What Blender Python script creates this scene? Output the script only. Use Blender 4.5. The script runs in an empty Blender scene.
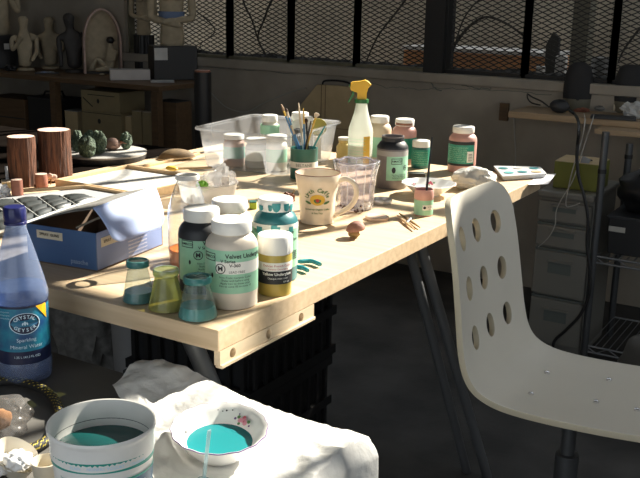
import bpy, bmesh, math, random
from mathutils import Vector, Matrix, noise
random.seed(11)
PI = math.pi
SC = bpy.context.scene
COL = SC.collection

# ------------------------------------------------------------------ camera model: 1.26 m high, looking down about 15 deg, slightly rolled
# solved from the vanishing points of the table's two edge directions
_a = Vector((-1250 - 320, -37.7 - 239, 0)); _b = Vector((904 - 320, 5 - 239, 0)); FPX = math.sqrt(-_a.dot(_b))
_X = -Vector((_a.x, _a.y, FPX)).normalized(); _Y = Vector((_b.x, _b.y, FPX)).normalized(); _Z = _X.cross(_Y)
CAMH = 1.26
RT = Vector((_X.x, _Y.x, _Z.x)); UP = -Vector((_X.y, _Y.y, _Z.y)); FW = Vector((_X.z, _Y.z, _Z.z))
EYE = Vector((0, 0, CAMH))
def _ray(x, y): return FW * FPX + RT * (x - 320) - UP * (y - 239)
def at(x, y, z):
    d = _ray(x, y); return EYE + d * ((z - CAMH) / d.z)
def aty(x, y, Y):
    d = _ray(x, y); return EYE + d * (Y / d.y)
def pjy(P):
    P = Vector(P) - EYE; return 239 - FPX * P.dot(UP) / P.dot(FW)
def fit(xc, yb, yt, w, z=0.74, rt=0.75):
    """real position, radius and height of an upright round thing measured in the photograph"""
    P = at(xc, yb, z); dh = P - EYE; dh.z = 0; dh.normalize(); R = .03
    for _ in range(12):
        c = P + dh * R; R = w / 2 / FPX * (c + Vector((0, 0, .05)) - EYE).dot(FW)
    lo, hi = 0, .6
    for _ in range(30):
        h = (lo + hi) / 2
        if pjy(c + dh * R * rt + Vector((0, 0, h))) > yt: lo = h
        else: hi = h
    return c, R, h
def facing(loc): return math.atan2(-loc[1], -loc[0])

cam = bpy.data.cameras.new('camera'); co = bpy.data.objects.new('camera', cam); COL.objects.link(co)
cam.sensor_fit = 'HORIZONTAL'; cam.sensor_width = 36; cam.lens = FPX / 640 * 36; cam.clip_start = .02
co.matrix_world = Matrix.Translation(EYE) @ Matrix((RT, UP, -FW)).transposed().to_4x4()
SC.camera = co

# ------------------------------------------------------------------ materials
MATS = {}
def mat(name, color, rough=.5, metal=0, var=0, scale=20, color2=None, bump=0, bscale=None, trans=0, coat=0, stretch=None, detail=4, sss=0, spec=.5, contrast=(.35, .65)):
    if name in MATS: return MATS[name]
    m = bpy.data.materials.new(name); m.use_nodes = True; nt = m.node_tree; N = nt.nodes; L = nt.links
    b = N['Principled BSDF']
    c = (*color, 1)
    b.inputs['Base Color'].default_value = c
    b.inputs['Roughness'].default_value = rough; b.inputs['Metallic'].default_value = metal
    b.inputs['Coat Weight'].default_value = coat; b.inputs['Specular IOR Level'].default_value = spec
    b.inputs['Transmission Weight'].default_value = trans
    if sss:
        b.inputs['Subsurface Weight'].default_value = sss; b.inputs['Subsurface Radius'].default_value = (.01, .008, .006)
    if var or color2 or bump:
        tc = N.new('ShaderNodeTexCoord'); mp = N.new('ShaderNodeMapping'); L.new(tc.outputs['Object'], mp.inputs['Vector'])
        if stretch: mp.inputs['Scale'].default_value = stretch
        nz = N.new('ShaderNodeTexNoise'); nz.inputs['Scale'].default_value = scale; nz.inputs['Detail'].default_value = detail
        L.new(mp.outputs['Vector'], nz.inputs['Vector'])
        if var or color2:
            r = N.new('ShaderNodeValToRGB')
            c2 = color2 or tuple(max(0, v * (1 - var)) for v in color)
            r.color_ramp.elements[0].color = (*c2, 1); r.color_ramp.elements[1].color = c
            r.color_ramp.elements[0].position, r.color_ramp.elements[1].position = contrast
            L.new(nz.outputs['Fac'], r.inputs['Fac']); L.new(r.outputs['Color'], b.inputs['Base Color'])
        if bump:
            n2 = nz
            if bscale:
                n2 = N.new('ShaderNodeTexNoise'); n2.inputs['Scale'].default_value = bscale; n2.inputs['Detail'].default_value = 5
                L.new(mp.outputs['Vector'], n2.inputs['Vector'])
            bp = N.new('ShaderNodeBump'); bp.inputs['Strength'].default_value = bump; bp.inputs['Distance'].default_value = .01
            L.new(n2.outputs['Fac'], bp.inputs['Height']); L.new(bp.outputs['Normal'], b.inputs['Normal'])
    MATS[name] = m; return m

def thin(name, tint=(.95, .97, .97), haze=.06, hazecol=(.9, .9, .95), rough=.05, gloss=1.0, bump=0, bscale=30, transl=0):
    """thin clear or milky wall: transparent + fresnel gloss + a little haze"""
    if name in MATS: return MATS[name]
    m = bpy.data.materials.new(name); m.use_nodes = True; nt = m.node_tree; N = nt.nodes; L = nt.links
    N.clear(); out = N.new('ShaderNodeOutputMaterial')
    tr = N.new('ShaderNodeBsdfTransparent'); tr.inputs['Color'].default_value = (*tint, 1)
    gl = N.new('ShaderNodeBsdfGlossy'); gl.inputs['Roughness'].default_value = rough
    df = N.new('ShaderNodeBsdfDiffuse'); df.inputs['Color'].default_value = (*hazecol, 1)
    tl = N.new('ShaderNodeBsdfTranslucent'); tl.inputs['Color'].default_value = (*hazecol, 1)
    mm = N.new('ShaderNodeMixShader'); mm.inputs['Fac'].default_value = transl
    L.new(df.outputs[0], mm.inputs[1]); L.new(tl.outputs[0], mm.inputs[2])
    m1 = N.new('ShaderNodeMixShader'); m1.inputs['Fac'].default_value = haze
    L.new(tr.outputs[0], m1.inputs[1]); L.new(mm.outputs[0], m1.inputs[2])
    fr = N.new('ShaderNodeLayerWeight'); fr.inputs['Blend'].default_value = .5
    pw = N.new('ShaderNodeMath'); pw.operation = 'POWER'; pw.inputs[1].default_value = 4.0; L.new(fr.outputs['Facing'], pw.inputs[0])
    mu = N.new('ShaderNodeMath'); mu.operation = 'MULTIPLY_ADD'; mu.inputs[1].default_value = .75 * gloss; mu.inputs[2].default_value = .035 * gloss; mu.use_clamp = True
    L.new(pw.outputs[0], mu.inputs[0])
    m2 = N.new('ShaderNodeMixShader'); L.new(mu.outputs[0], m2.inputs['Fac'])
    L.new(m1.outputs[0], m2.inputs[1]); L.new(gl.outputs[0], m2.inputs[2]); L.new(m2.outputs[0], out.inputs['Surface'])
    if bump:
        tc = N.new('ShaderNodeTexCoord'); nz = N.new('ShaderNodeTexNoise'); nz.inputs['Scale'].default_value = bscale; nz.inputs['Detail'].default_value = 3
        L.new(tc.outputs['Object'], nz.inputs['Vector']); bp = N.new('ShaderNodeBump'); bp.inputs['Strength'].default_value = bump; bp.inputs['Distance'].default_value = .01
        L.new(nz.outputs['Fac'], bp.inputs['Height'])
        for s in (gl, df, fr): L.new(bp.outputs['Normal'], s.inputs['Normal'])
    MATS[name] = m; return m

def M(n): return MATS[n]
mat('white_plastic', (.80, .79, .75), .4, var=.06, scale=40)
mat('cream_plastic', (.74, .70, .60), .4, var=.08, scale=40)
mat('label_green', (.33, .62, .43), .5, var=.08, scale=60)
mat('label_teal', (.03, .30, .21), .5, var=.25, scale=90)
mat('label_white', (.80, .80, .74), .5)
mat('ink', (.015, .016, .018), .6)
mat('ink_grey', (.12, .14, .13), .6)
mat('black_plastic', (.012, .012, .013), .45)
mat('dark_paint', (.022, .024, .028), .5)
mat('teal_paint', (.03, .17, .19), .38, var=.2, scale=30)
mat('teal_dry', (.05, .30, .31), .5, var=.3, scale=60)
mat('olive_paint', (.42, .32, .07), .4)
mat('pink_paint', (.60, .33, .28), .45, var=.12, scale=50)
mat('grey_paint', (.20, .18, .18), .5, var=.15, scale=50)
mat('beige_paint', (.62, .52, .38), .45)
mat('birch', (.70, .545, .365), .42, color2=(.60, .45, .285), scale=4, stretch=(1.2, 20, 20), detail=5, bump=.03, spec=.4)
mat('pine_rail', (.72, .58, .40), .5, var=.12, scale=8, stretch=(10, 1, 10))
mat('pine_strip', (.68, .48, .27), .5, var=.18, scale=8, stretch=(1, 10, 10))
mat('steel_dark', (.10, .105, .11), .45, metal=.6)
mat('chrome', (.75, .75, .76), .15, metal=1)
mat('steel_grey', (.25, .26, .27), .4, metal=.7)
mat('plaster', (.41, .37, .31), .9, color2=(.29, .262, .22), scale=3.5, bump=.25, bscale=45)
mat('plaster_pale', (.50, .48, .43), .9, color2=(.40, .38, .34), scale=3, bump=.2, bscale=40)
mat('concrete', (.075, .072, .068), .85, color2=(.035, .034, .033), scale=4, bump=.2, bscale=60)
mat('ceiling_board', (.30, .29, .27), .9, var=.1, scale=5)
mat('ext_render', (.52, .47, .37), .95, color2=(.34, .31, .25), scale=2.2, bump=.2, bscale=30)
mat('terracotta', (.85, .42, .18), .9, color2=(.62, .33, .17), scale=9, bump=.3, bscale=40)
mat('stone_white', (.72, .70, .66), .9, var=.15, scale=20)
mat('window_black', (.012, .012, .013), .6)
mat('window_olive', (.17, .16, .11), .7, var=.3, scale=20)
mat('mesh_metal', (.035, .034, .032), .7)
mat('litter', (.030, .028, .025), .95, var=.5, scale=60)
mat('bark_vine', (.03, .026, .022), .9)
mat('bench_wood', (.13, .075, .035), .6, var=.3, scale=8, stretch=(1, 10, 10))
mat('statue_cream', (.50, .42, .29), .75, var=.2, scale=25, bump=.15, bscale=60)
mat('statue_dark', (.055, .05, .047), .6, var=.3, scale=25)
mat('niche_pink', (.58, .42, .36), .8, var=.2, scale=25)
mat('blue_cloth', (.16, .22, .36), .8)
mat('pale_block', (.62, .58, .55), .8, var=.1, scale=20)
mat('carton_tan', (.30, .24, .13), .85, var=.1, scale=20)
mat('kraft', (.55, .43, .25), .85, var=.12, scale=15)
mat('bark', (.17, .065, .032), .85, color2=(.035, .016, .010), scale=190, stretch=(1, 1, .09), bump=1.0, detail=6, contrast=(.3, .7))
mat('log_end', (.72, .52, .42), .7, var=.25, scale=40)
mat('clay_brown', (.28, .12, .075), .6, var=.3, scale=50)
mat('clay_green', (.13, .19, .12), .7, color2=(.03, .055, .04), scale=260, bump=.8, bscale=260)
mat('clay_pink', (.36, .22, .17), .7, var=.4, scale=40)
mat('clay_tan', (.34, .24, .12), .7, var=.35, scale=25)
mat('disk_grey', (.38, .37, .345), .6, var=.15, scale=20)
mat('disk_rim', (.035, .035, .038), .7, var=.6, scale=60)
mat('canvas', (.62, .62, .58), .7, color2=(.47, .48, .47), scale=7, stretch=(1, 6, 1))
mat('board_grey', (.36, .37, .38), .6, var=.12, scale=12)
mat('slate', (.055, .062, .062), .38, var=.35, scale=40)
mat('card_side', (.20, .27, .50), .55, var=.06, scale=8)
mat('rim_teal', (.04, .19, .18), .3, var=.2, scale=60)
mat('card_blue', (.065, .15, .33), .5, color2=(.045, .105, .25), scale=5)
mat('card_pale', (.44, .56, .90), .6, var=.06, scale=8)
mat('card_brown', (.16, .11, .075), .85, var=.15, scale=12)
mat('card_edge', (.62, .54, .42), .8)
mat('sticker', (.66, .60, .46), .6)
mat('silver_ink', (.30, .38, .52), .5)
mat('cap_blue', (.012, .016, .10), .35)
mat('label_blue', (.010, .065, .19), .4, color2=(.015, .24, .34), scale=30, detail=6)
mat('label_navy', (.006, .012, .05), .4)
mat('yellow', (.75, .42, .015), .4)
mat('trigger_yellow', (.80, .48, .03), .4)
mat('green_plastic', (.03, .16, .05), .4)
mat('pale_blue_ink', (.55, .72, .85), .5)
mat('orange_liquid', (.80, .20, .02), .2, spec=.4)
mat('pot_green', (.03, .155, .13), .4, var=.2, scale=30)
mat('mug_glaze', (.72, .64, .52), .25, var=.05, scale=8, coat=.4)
mat('mug_gold', (.66, .42, .05), .5)
mat('mug_green', (.06, .16, .05), .5)
mat('mug_red', (.45, .03, .02), .5)
mat('bristle', (.30, .20, .12), .8, var=.4, scale=120)
mat('bristle_pale', (.72, .62, .47), .8, var=.2, scale=120)
mat('bristle_dark', (.06, .035, .025), .8)
mat('handle_yellow', (.72, .48, .12), .4)
mat('handle_blue', (.06, .22, .45), .4)
mat('handle_teal', (.03, .27, .30), .4)
mat('porcelain', (.80, .79, .77), .25, var=.05, scale=30, coat=.4)
mat('purple_line', (.13, .07, .22), .4)
mat('flower_red', (.55, .08, .11), .5)
mat('flower_pink', (.72, .30, .38), .5)
mat('leaf_green', (.10, .22, .08), .5)
mat('teal_water', (.006, .07, .068), .12, spec=.5)
mat('teal_milky', (.015, .21, .23), .2, spec=.5)
mat('tub_teal', (.015, .30, .24), .4)
mat('tub_navy', (.03, .10, .18), .4)
mat('tissue', (.85, .85, .85), .8, bump=.3, bscale=60)
mat('shell_cream', (.66, .60, .48), .5, var=.15, scale=20)
mat('rope_black', (.012, .012, .012), .7)
mat('rope_yellow', (.48, .38, .05), .7)
mat('grey_top', (.12, .115, .105), .6, var=.15, scale=12)
mat('bag_white', (.68, .68, .66), .35, bump=.5, bscale=25, spec=.6)
mat('chair_shell', (.76, .72, .63), .38, var=.04, scale=6, coat=.15)
mat('chair_edge', (.55, .50, .38), .5)
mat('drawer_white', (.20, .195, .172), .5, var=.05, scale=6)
mat('green_box', (.15, .16, .025), .7, var=.15, scale=20)
mat('speaker_cloth', (.030, .030, .032), .9)
mat('speaker_base', (.16, .15, .11), .6)
mat('cloth_white', (.60, .60, .58), .8, var=.15, scale=30)
mat('cord_black', (.008, .008, .008), .5)
mat('cord_white', (.45, .44, .40), .5)
mat('grey_plastic', (.20, .20, .195), .5)
mat('red_clay', (.36, .14, .09), .7, var=.3, scale=40)
mat('stem_brown', (.34, .22, .09), .7, var=.3, scale=90)
mat('stone_pink', (.37, .185, .14), .7, var=.3, scale=60, bump=.3)
mat('wax_pink', (.70, .53, .42), .5, var=.1, scale=40)
mat('seed_dark', (.07, .035, .03), .6)
mat('paper_white', (.80, .80, .82), .7)
mat('lime_sponge', (.30, .42, .04), .8, bump=.4)
mat('lime_leaf', (.22, .50, .05), .5)
mat('yellow_wax', (.70, .50, .17), .5)
mat('olive_lid', (.36, .31, .06), .5)
mat('bin_trash', (.36, .36, .36), .5)
mat('glaze_white', (.74, .66, .55), .4, var=.06, scale=40)
mat('sack_grey', (.26, .255, .24), .8, var=.4, scale=40)
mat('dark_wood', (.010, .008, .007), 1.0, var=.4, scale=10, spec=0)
mat('desk_wood', (.46, .33, .20), .5, var=.18, scale=8, stretch=(1, 10, 10))
mat('dish_brown', (.20, .13, .06), .7, var=.35, scale=40)
mat('cord_grey', (.40, .39, .36), .5)
thin('glass', (.93, .95, .95), .15, (.80, .84, .86), .05, 2.2, bump=.12, bscale=40)
thin('glass_vase', (.95, .94, .98), .08, (.85, .82, .92), .06, 2.6, bump=.5, bscale=60)
thin('pet_blue', (.66, .74, .92), .32, (.34, .42, .60), .12, .8, bump=.03, bscale=40, transl=.3)
thin('bin_milky', (.92, .94, .96), .26, (.84, .87, .92), .25, .8, transl=.5)
thin('clear_bag', (.93, .93, .93), .22, (.85, .85, .86), .12, 1.5, bump=.6, bscale=40, transl=.4)
thin('milky_spray', (.92, .94, .88), .72, (.80, .82, .76), .3, .8, transl=.45)
thin('flask_frost', (.86, .92, .90), .17, (.50, .62, .58), .12, .9, transl=.4)
thin('flask_olive', (.78, .80, .45), .55, (.36, .38, .16), .15, .9, transl=.3)
thin('film_dull', (.80, .80, .80), .22, (.40, .39, .38), .2, .6, transl=.3)
thin('straw_clear', (.75, .88, .9), .35, (.6, .75, .78), .1)
thin('tub_milky', (.9, .9, .9), .7, (.82, .82, .82), .3, .7, transl=.5)

# ------------------------------------------------------------------ mesh building
_text = {}
def text2d(s, bold=False):
    if s in _text: return _text[s]
    cu = bpy.data.curves.new('t', 'FONT'); cu.body = s; cu.size = 1; cu.resolution_u = 2; cu.align_x = 'CENTER'; cu.align_y = 'CENTER'
    if bold: cu.offset = .02
    o = bpy.data.objects.new('t', cu); COL.objects.link(o)
    dg = bpy.context.evaluated_depsgraph_get(); me = bpy.data.meshes.new_from_object(o.evaluated_get(dg))
    vs = [v.co.copy() for v in me.vertices]; fs = [tuple(p.vertices) for p in me.polygons]
    bpy.data.objects.remove(o); bpy.data.curves.remove(cu); bpy.data.meshes.remove(me)
    _text[s] = (vs, fs); return _text[s]

class MB:
    def __init__(s): s.v = []; s.f = []
    def add(s, vs, fs):
        k = len(s.v); s.v += [Vector(v) for v in vs]; s.f += [tuple(i + k for i in f) for f in fs]; return s
    def box(s, c, d, rz=0, taper=1.0):
        x, y, z = d[0] / 2, d[1] / 2, d[2] / 2
        R = Matrix.Rotation(rz, 3, 'Z'); c = Vector(c); vs = []
        for k, t in ((-z, 1), (z, taper)):
            for a, b in ((-x, -y), (x, -y), (x, y), (-x, y)): vs.append(c + R @ Vector((a * t, b * t, k)))
        return s.add(vs, [(3, 2, 1, 0), (4, 5, 6, 7), (0, 1, 5, 4), (1, 2, 6, 5), (2, 3, 7, 6), (3, 0, 4, 7)])
    def bar(s, a, b, w, h=None):
        a = Vector(a); b = Vector(b); h = h or w; d = (b - a).normalized()
        u = d.cross(Vector((0, 0, 1))); u = u.normalized() if u.length > 1e-4 else Vector((1, 0, 0)); n = u.cross(d)
        vs = [p + u * i * w / 2 + n * j * h / 2 for p in (a, b) for i, j in ((-1, -1), (1, -1), (1, 1), (-1, 1))]
        return s.add(vs, [(3, 2, 1, 0), (4, 5, 6, 7), (0, 1, 5, 4), (1, 2, 6, 5), (2, 3, 7, 6), (3, 0, 4, 7)])
    def lathe(s, prof, n=40, off=(0, 0, 0), wob=None):
        o = Vector(off); vs = []; fs = []; m = len(prof)
        for i in range(n):
            a = 2 * PI * i / n
            for j, (r, z) in enumerate(prof):
                k = wob(a, j, z) if wob else 1
                vs.append(o + Vector((max(r, 1e-5) * k * math.cos(a), max(r, 1e-5) * k * math.sin(a), z)))
        for i in range(n):
            for j in range(m - 1):
                a, b = i * m + j, ((i + 1) % n) * m + j
                fs.append((a, b, b + 1, a + 1))
        return s.add(vs, fs)
    def tube(s, pts, r, n=8, cap=True):
        pts = [Vector(p) for p in pts]; vs = []; fs = []; m = len(pts); u = None
        for i, p in enumerate(pts):
            d = (pts[min(i + 1, m - 1)] - pts[max(i - 1, 0)]).normalized()
            if u is None:
                u = d.cross(Vector((0, 0, 1)))
                if u.length < .05: u = d.cross(Vector((1, 0, 0)))
            u = (u - d * u.dot(d)).normalized(); w = d.cross(u); rr = r[i] if isinstance(r, (list, tuple)) else r
            for k in range(n):
                a = 2 * PI * k / n; vs.append(p + (u * math.cos(a) + w * math.sin(a)) * rr)
        for i in range(m - 1):
            for k in range(n):
                a, b = i * n + k, i * n + (k + 1) % n
                fs.append((a, b, b + n, a + n))
        if cap: fs += [tuple(range(n - 1, -1, -1)), tuple(range((m - 1) * n, m * n))]
        return s.add(vs, fs)
    def blob(s, c, rad, amp=.1, fr=2.0, sub=3, seed=0, ridge=False, zmin=None):
        bm = bmesh.new(); bmesh.ops.create_icosphere(bm, subdivisions=sub, radius=1)
        c = Vector(c); rad = Vector(rad if hasattr(rad, '__len__') else (rad,) * 3); so = Vector((seed * 3.1, seed * 1.7, seed))
        vs = []
        for v in bm.verts:
            n = v.co.normalized(); q = n * fr + so
            if ridge: k = 1 + amp * (1 - 2 * abs(noise.noise(q)) * 1.6 + .5 * (1 - 2 * abs(noise.noise(q * 2.3)) * 1.6) - .6)
            else: k = 1 + amp * (noise.noise(q) + .5 * noise.noise(q * 2.1))
            p = Vector((n.x * rad.x, n.y * rad.y, n.z * rad.z)) * k + c
            if zmin is not None: p.z = max(p.z, zmin)
            vs.append(p)
        s.add(vs, [tuple(x.index for x in f.verts) for f in bm.faces]); bm.free(); return s
    def prism(s, poly, z0, z1):
        n = len(poly)
        return s.add([(x, y, z0) for x, y in poly] + [(x, y, z1) for x, y in poly],
                     [tuple(range(n - 1, -1, -1)), tuple(range(n, 2 * n))] + [(i, (i + 1) % n, (i + 1) % n + n, i + n) for i in range(n)])
    def solid(s, bot, top):
        """closed solid from two equal rings of 3-D points"""
        n = len(bot)
        return s.add(list(bot) + list(top), [tuple(range(n - 1, -1, -1)), tuple(range(n, 2 * n))] + [(i, (i + 1) % n, (i + 1) % n + n, i + n) for i in range(n)])
    def grid(s, nx, ny, fn):
        vs = [fn(i / nx, j / ny) for j in range(ny + 1) for i in range(nx + 1)]
        return s.add(vs, [(j * (nx + 1) + i, j * (nx + 1) + i + 1, (j + 1) * (nx + 1) + i + 1, (j + 1) * (nx + 1) + i) for j in range(ny) for i in range(nx)])
    def cyl(s, R, z0, z1, a0=-PI, a1=PI, n=24, top=None):
        R1 = top or R
        return s.grid(n, 1, lambda u, v: ((R + (R1 - R) * v) * math.cos(a0 + (a1 - a0) * u), (R + (R1 - R) * v) * math.sin(a0 + (a1 - a0) * u), z0 + (z1 - z0) * v))
    def ell(s, fn, n=24):
        """filled disc: fn(u, v) maps the unit disc"""
        return s.add([fn(0, 0)] + [fn(math.cos(2 * PI * i / n), math.sin(2 * PI * i / n)) for i in range(n)], [(0, 1 + i, 1 + (i + 1) % n) for i in range(n)])
    def ring(s, fn, k=.86, n=32):
        vs = []
        for i in range(n):
            a = 2 * PI * i / n; vs += [fn(math.cos(a), math.sin(a)), fn(k * math.cos(a), k * math.sin(a))]
        return s.add(vs, [(2 * i, 2 * ((i + 1) % n), 2 * ((i + 1) % n) + 1, 2 * i + 1) for i in range(n)])
    def text(s, t, size, fn, bold=False):
        vs, fs = text2d(t, bold)
        return s.add([fn(v.x * size, v.y * size) for v in vs], fs)
    def build(s, name, m, parent=None, smooth=True, angle=40, bevel=0):
        me = bpy.data.meshes.new(name); me.from_pydata(s.v, [], s.f); me.update()
        o = bpy.data.objects.new(name, me); COL.objects.link(o); me.materials.append(MATS[m] if isinstance(m, str) else m)
        if smooth:
            me.polygons.foreach_set('use_smooth', [True] * len(me.polygons)); me.set_sharp_from_angle(angle=math.radians(angle))
        if parent is not None: o.parent = parent
        if bevel:
            b = o.modifiers.new('bevel', 'BEVEL'); b.width = bevel; b.segments = 2; b.limit_method = 'ANGLE'
        return o

def onc(R, a, z, eps=.0006):
    """map label coordinates to a cylinder of radius R about the angle a at height z"""
    return lambda u, v: Vector(((R + eps) * math.cos(a + u / R), (R + eps) * math.sin(a + u / R), z + v))
def onplane(o, ux, uy):
    o = Vector(o); ux = Vector(ux).normalized(); uy = Vector(uy).normalized()
    return lambda u, v: o + ux * u + uy * v
def thing(name, label, cat, loc=(0, 0, 0), rz=0, group=None):
    o = bpy.data.objects.new(name, None); COL.objects.link(o); o.location = loc; o.rotation_euler = (0, 0, rz); o.empty_display_size = .02
    o['label'] = label; o['category'] = cat
    if group: o['group'] = group
    return o
def tag(o, label, cat, group=None, kind=None):
    o['label'] = label; o['category'] = cat
    if group: o['group'] = group
    if kind: o['kind'] = kind
    return o
def struct(o): o['kind'] = 'structure'; return o
def copy_tree(o, loc, rz, label):
    c = o.copy(); COL.objects.link(c); c.location = loc; c.rotation_euler = (0, 0, rz); c['label'] = label
    for ch in list(o.children):
        d = ch.copy(); COL.objects.link(d); d.parent = c
        for g in list(ch.children):
            e = g.copy(); COL.objects.link(e); e.parent = d
    return c
def spline(pts, n=8):
    P = [Vector(p) for p in pts]; out = []
    for i in range(len(P) - 1):
        a, b, c, d = P[max(i - 1, 0)], P[i], P[i + 1], P[min(i + 2, len(P) - 1)]
        for k in range(n):
            t = k / n; out.append(.5 * ((2 * b) + (c - a) * t + (2 * a - 5 * b + 4 * c - d) * t * t + (3 * b - a - 3 * c + d) * t ** 3))
    return out + [P[-1]]

#SECTIONS
# ================================================================== ROOM, WINDOWS, OUTSIDE, LIGHT
WY = 3.88; SILL = .9225; WTOP = 3.55; XL = aty(125, 40, WY).x; XR = 1.25
RX0, RX1, RY0, CEIL = -5.2, 1.9, -1.2, 3.8
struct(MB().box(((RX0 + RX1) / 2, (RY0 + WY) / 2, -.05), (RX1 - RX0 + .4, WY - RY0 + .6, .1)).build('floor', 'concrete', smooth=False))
struct(MB().box(((RX0 + RX1) / 2, (RY0 + WY) / 2, CEIL + .05), (RX1 - RX0 + .4, WY - RY0 + .6, .1)).build('ceiling', 'ceiling_board', smooth=False))
w = MB()
w.box(((RX0 + RX1) / 2, WY + .1, SILL / 2), (RX1 - RX0, .2, SILL))
w.box(((RX0 + XL) / 2, WY + .1, (SILL + WTOP) / 2), (XL - RX0, .2, WTOP - SILL))
w.box(((RX1 + XR) / 2, WY + .1, (SILL + WTOP) / 2), (RX1 - XR, .2, WTOP - SILL))
w.box(((RX0 + RX1) / 2, WY + .1, (WTOP + CEIL) / 2), (RX1 - RX0, .2, CEIL - WTOP))
wall = struct(w.build('wall_back', 'plaster', smooth=False))
def crack(pts, r=.0013):
    P = []
    for a, b in zip(pts, pts[1:]):
        for k in range(7):
            t = k / 7; P.append(aty(a[0] + (b[0] - a[0]) * t + random.uniform(-1, 1), a[1] + (b[1] - a[1]) * t + random.uniform(-.9, .9), WY))
    MB().tube(P, r, 5).build('crack', 'ink_grey', wall)
crack([(195, 66), (240, 69), (285, 73), (320, 72), (360, 73)])
crack([(362, 79), (385, 88), (400, 87), (420, 90), (440, 88), (470, 89), (520, 92), (558, 96)])
crack([(445, 79), (470, 81), (500, 83), (530, 84), (562, 87)], .0018)
crack([(460, 84), (475, 88), (490, 89), (492, 85), (462, 83)], .0022)
crack([(430, 80), (434, 88), (442, 91)], .003)
struct(MB().box(((XL + XR) / 2, WY - .004, SILL - .022), (XR - XL + .06, .03, .044)).build('trim_1', 'plaster', smooth=False, bevel=.006))
struct(MB().box((RX0 - .1, (RY0 + WY) / 2, CEIL / 2), (.2, WY - RY0 + .4, CEIL)).build('wall_left', 'plaster_pale', smooth=False))
SY0, SY1, SZ0, SZ1 = .8, 3.1, .95, 2.5  # opening added in the unseen right wall to brighten the chair
w = MB()
w.box((RX1 + .1, (RY0 - .2 + SY0) / 2, CEIL / 2), (.2, SY0 - RY0 + .2, CEIL)); w.box((RX1 + .1, (SY1 + WY + .2) / 2, CEIL / 2), (.2, WY + .2 - SY1, CEIL))
w.box((RX1 + .1, (SY0 + SY1) / 2, SZ0 / 2), (.2, SY1 - SY0, SZ0)); w.box((RX1 + .1, (SY0 + SY1) / 2, (SZ1 + CEIL) / 2), (.2, SY1 - SY0, CEIL - SZ1))
struct(w.build('wall_right', 'plaster_pale', smooth=False))
# front wall with an added doorway behind the viewer, sized to light the front faces
w = MB(); DX0, DX1, DZ = -1.6, 1.0, 2.2
w.box(((RX0 + DX0) / 2, RY0 - .1, CEIL / 2), (DX0 - RX0, .2, CEIL)); w.box(((RX1 + DX1) / 2, RY0 - .1, CEIL / 2), (RX1 - DX1, .2, CEIL))
w.box(((DX0 + DX1) / 2, RY0 - .1, (DZ + CEIL) / 2), (DX1 - DX0, .2, CEIL - DZ))
struct(w.build('wall_front', 'plaster_pale', smooth=False))

def expanded_mesh(x0, x1, z0, z1, y):
    """expanded metal: interleaved zigzag strands"""
    mb = MB(); pw, ph = .048, .0222; nx = int((x1 - x0) / (pw / 2)) + 1; nz = int((z1 - z0) / ph) + 1; t, d = .0025, .003
    for j in range(nz):
        zc = z0 + (j + .5) * ph; vs = []; fs = []
        for s in (1, -1):
            k0 = len(vs)
            for i in range(nx + 1):
                x = min(x0 + i * pw / 2, x1); z = zc + s * (ph / 2 - t * .5) * (1 if i % 2 else 0) * 1.0
                vs += [(x, y - d / 2, z - t), (x, y + d / 2, z - t), (x, y + d / 2, z + t), (x, y - d / 2, z + t)]
            for i in range(nx):
                a = k0 + i * 4; b = a + 4
                for q in range(4): fs.append((a + q, a + (q + 1) % 4, b + (q + 1) % 4, b + q))
        mb.add(vs, fs)
    return mb
mx = [XL] + [aty(p, 40, WY + .05).x for p in (230, 291, 357, 430)]
mx2 = [aty(p, 40, WY + .05).x for p in (447, 527, 615)]
step = mx2[2] - mx2[1]
while mx2[-1] + step < XR: mx2.append(mx2[-1] + step)
mx2[-1] = XR
panes = list(zip(mx, mx[1:])) + list(zip(mx2, mx2[1:]))
TR = 1.58
for i, (a, b) in enumerate(panes):
    left = b < -1.7
    root = bpy.data.objects.new('window_%d' % (i + 1), None); COL.objects.link(root); root['kind'] = 'structure'
    fm = 'window_olive' if left else 'window_black'; bw = .017 if left else .022
    f = MB(); y = WY + .05
    f.box((a, y, (SILL + WTOP) / 2), (bw, .045, WTOP - SILL)); f.box((b, y, (SILL + WTOP) / 2), (bw, .045, WTOP - SILL))
    f.box(((a + b) / 2, y, TR), (b - a, .04, .045)); f.box(((a + b) / 2, y, WTOP - .02), (b - a, .04, .04)); f.box(((a + b) / 2, y, SILL + .008), (b - a, .045, .016))
    f.box(((a + b) / 2, y, 2.3), (b - a, .03, .03))
    f.build('frame', fm, root, smooth=False)
    expanded_mesh(a, b, SILL, TR, WY + .085).build('mesh_grille', 'mesh_metal', root, smooth=False)
pa, pb = mx[-1], mx2[0]
struct(MB().box(((pa + pb) / 2, WY + .06, (SILL + WTOP) / 2), (pb - pa + .012, .12, WTOP - SILL)).build('trim_2', 'window_black', smooth=False))
struct(MB().box(((XL - .04) / 2, WY + .05, 3.13), (-.04 - XL, .05, .09)).build('added_shade_bar', 'window_black', smooth=False))  # unseen bar added across the window to shade the low table's left part
# leaf litter packed along the foot of the mesh
lt = MB().grid(220, 6, lambda u, v: Vector((XL + (XR - XL) * u, WY + .092 + .09 * v, SILL + (.002 + (.034 - .020 * u) * max(0, math.sin(PI * min(v * 1.2, 1))) * (.55 + .9 * abs(noise.noise(Vector((u * 30, v * 3, 0)))) * (1 - .6 * u) + .5 * noise.noise(Vector((u * 90, v * 8, 4))))))))
tag(lt.build('leaf_litter', 'litter', smooth=False), 'dark leaf litter packed along the window sill', 'leaf litter', kind='stuff')

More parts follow.
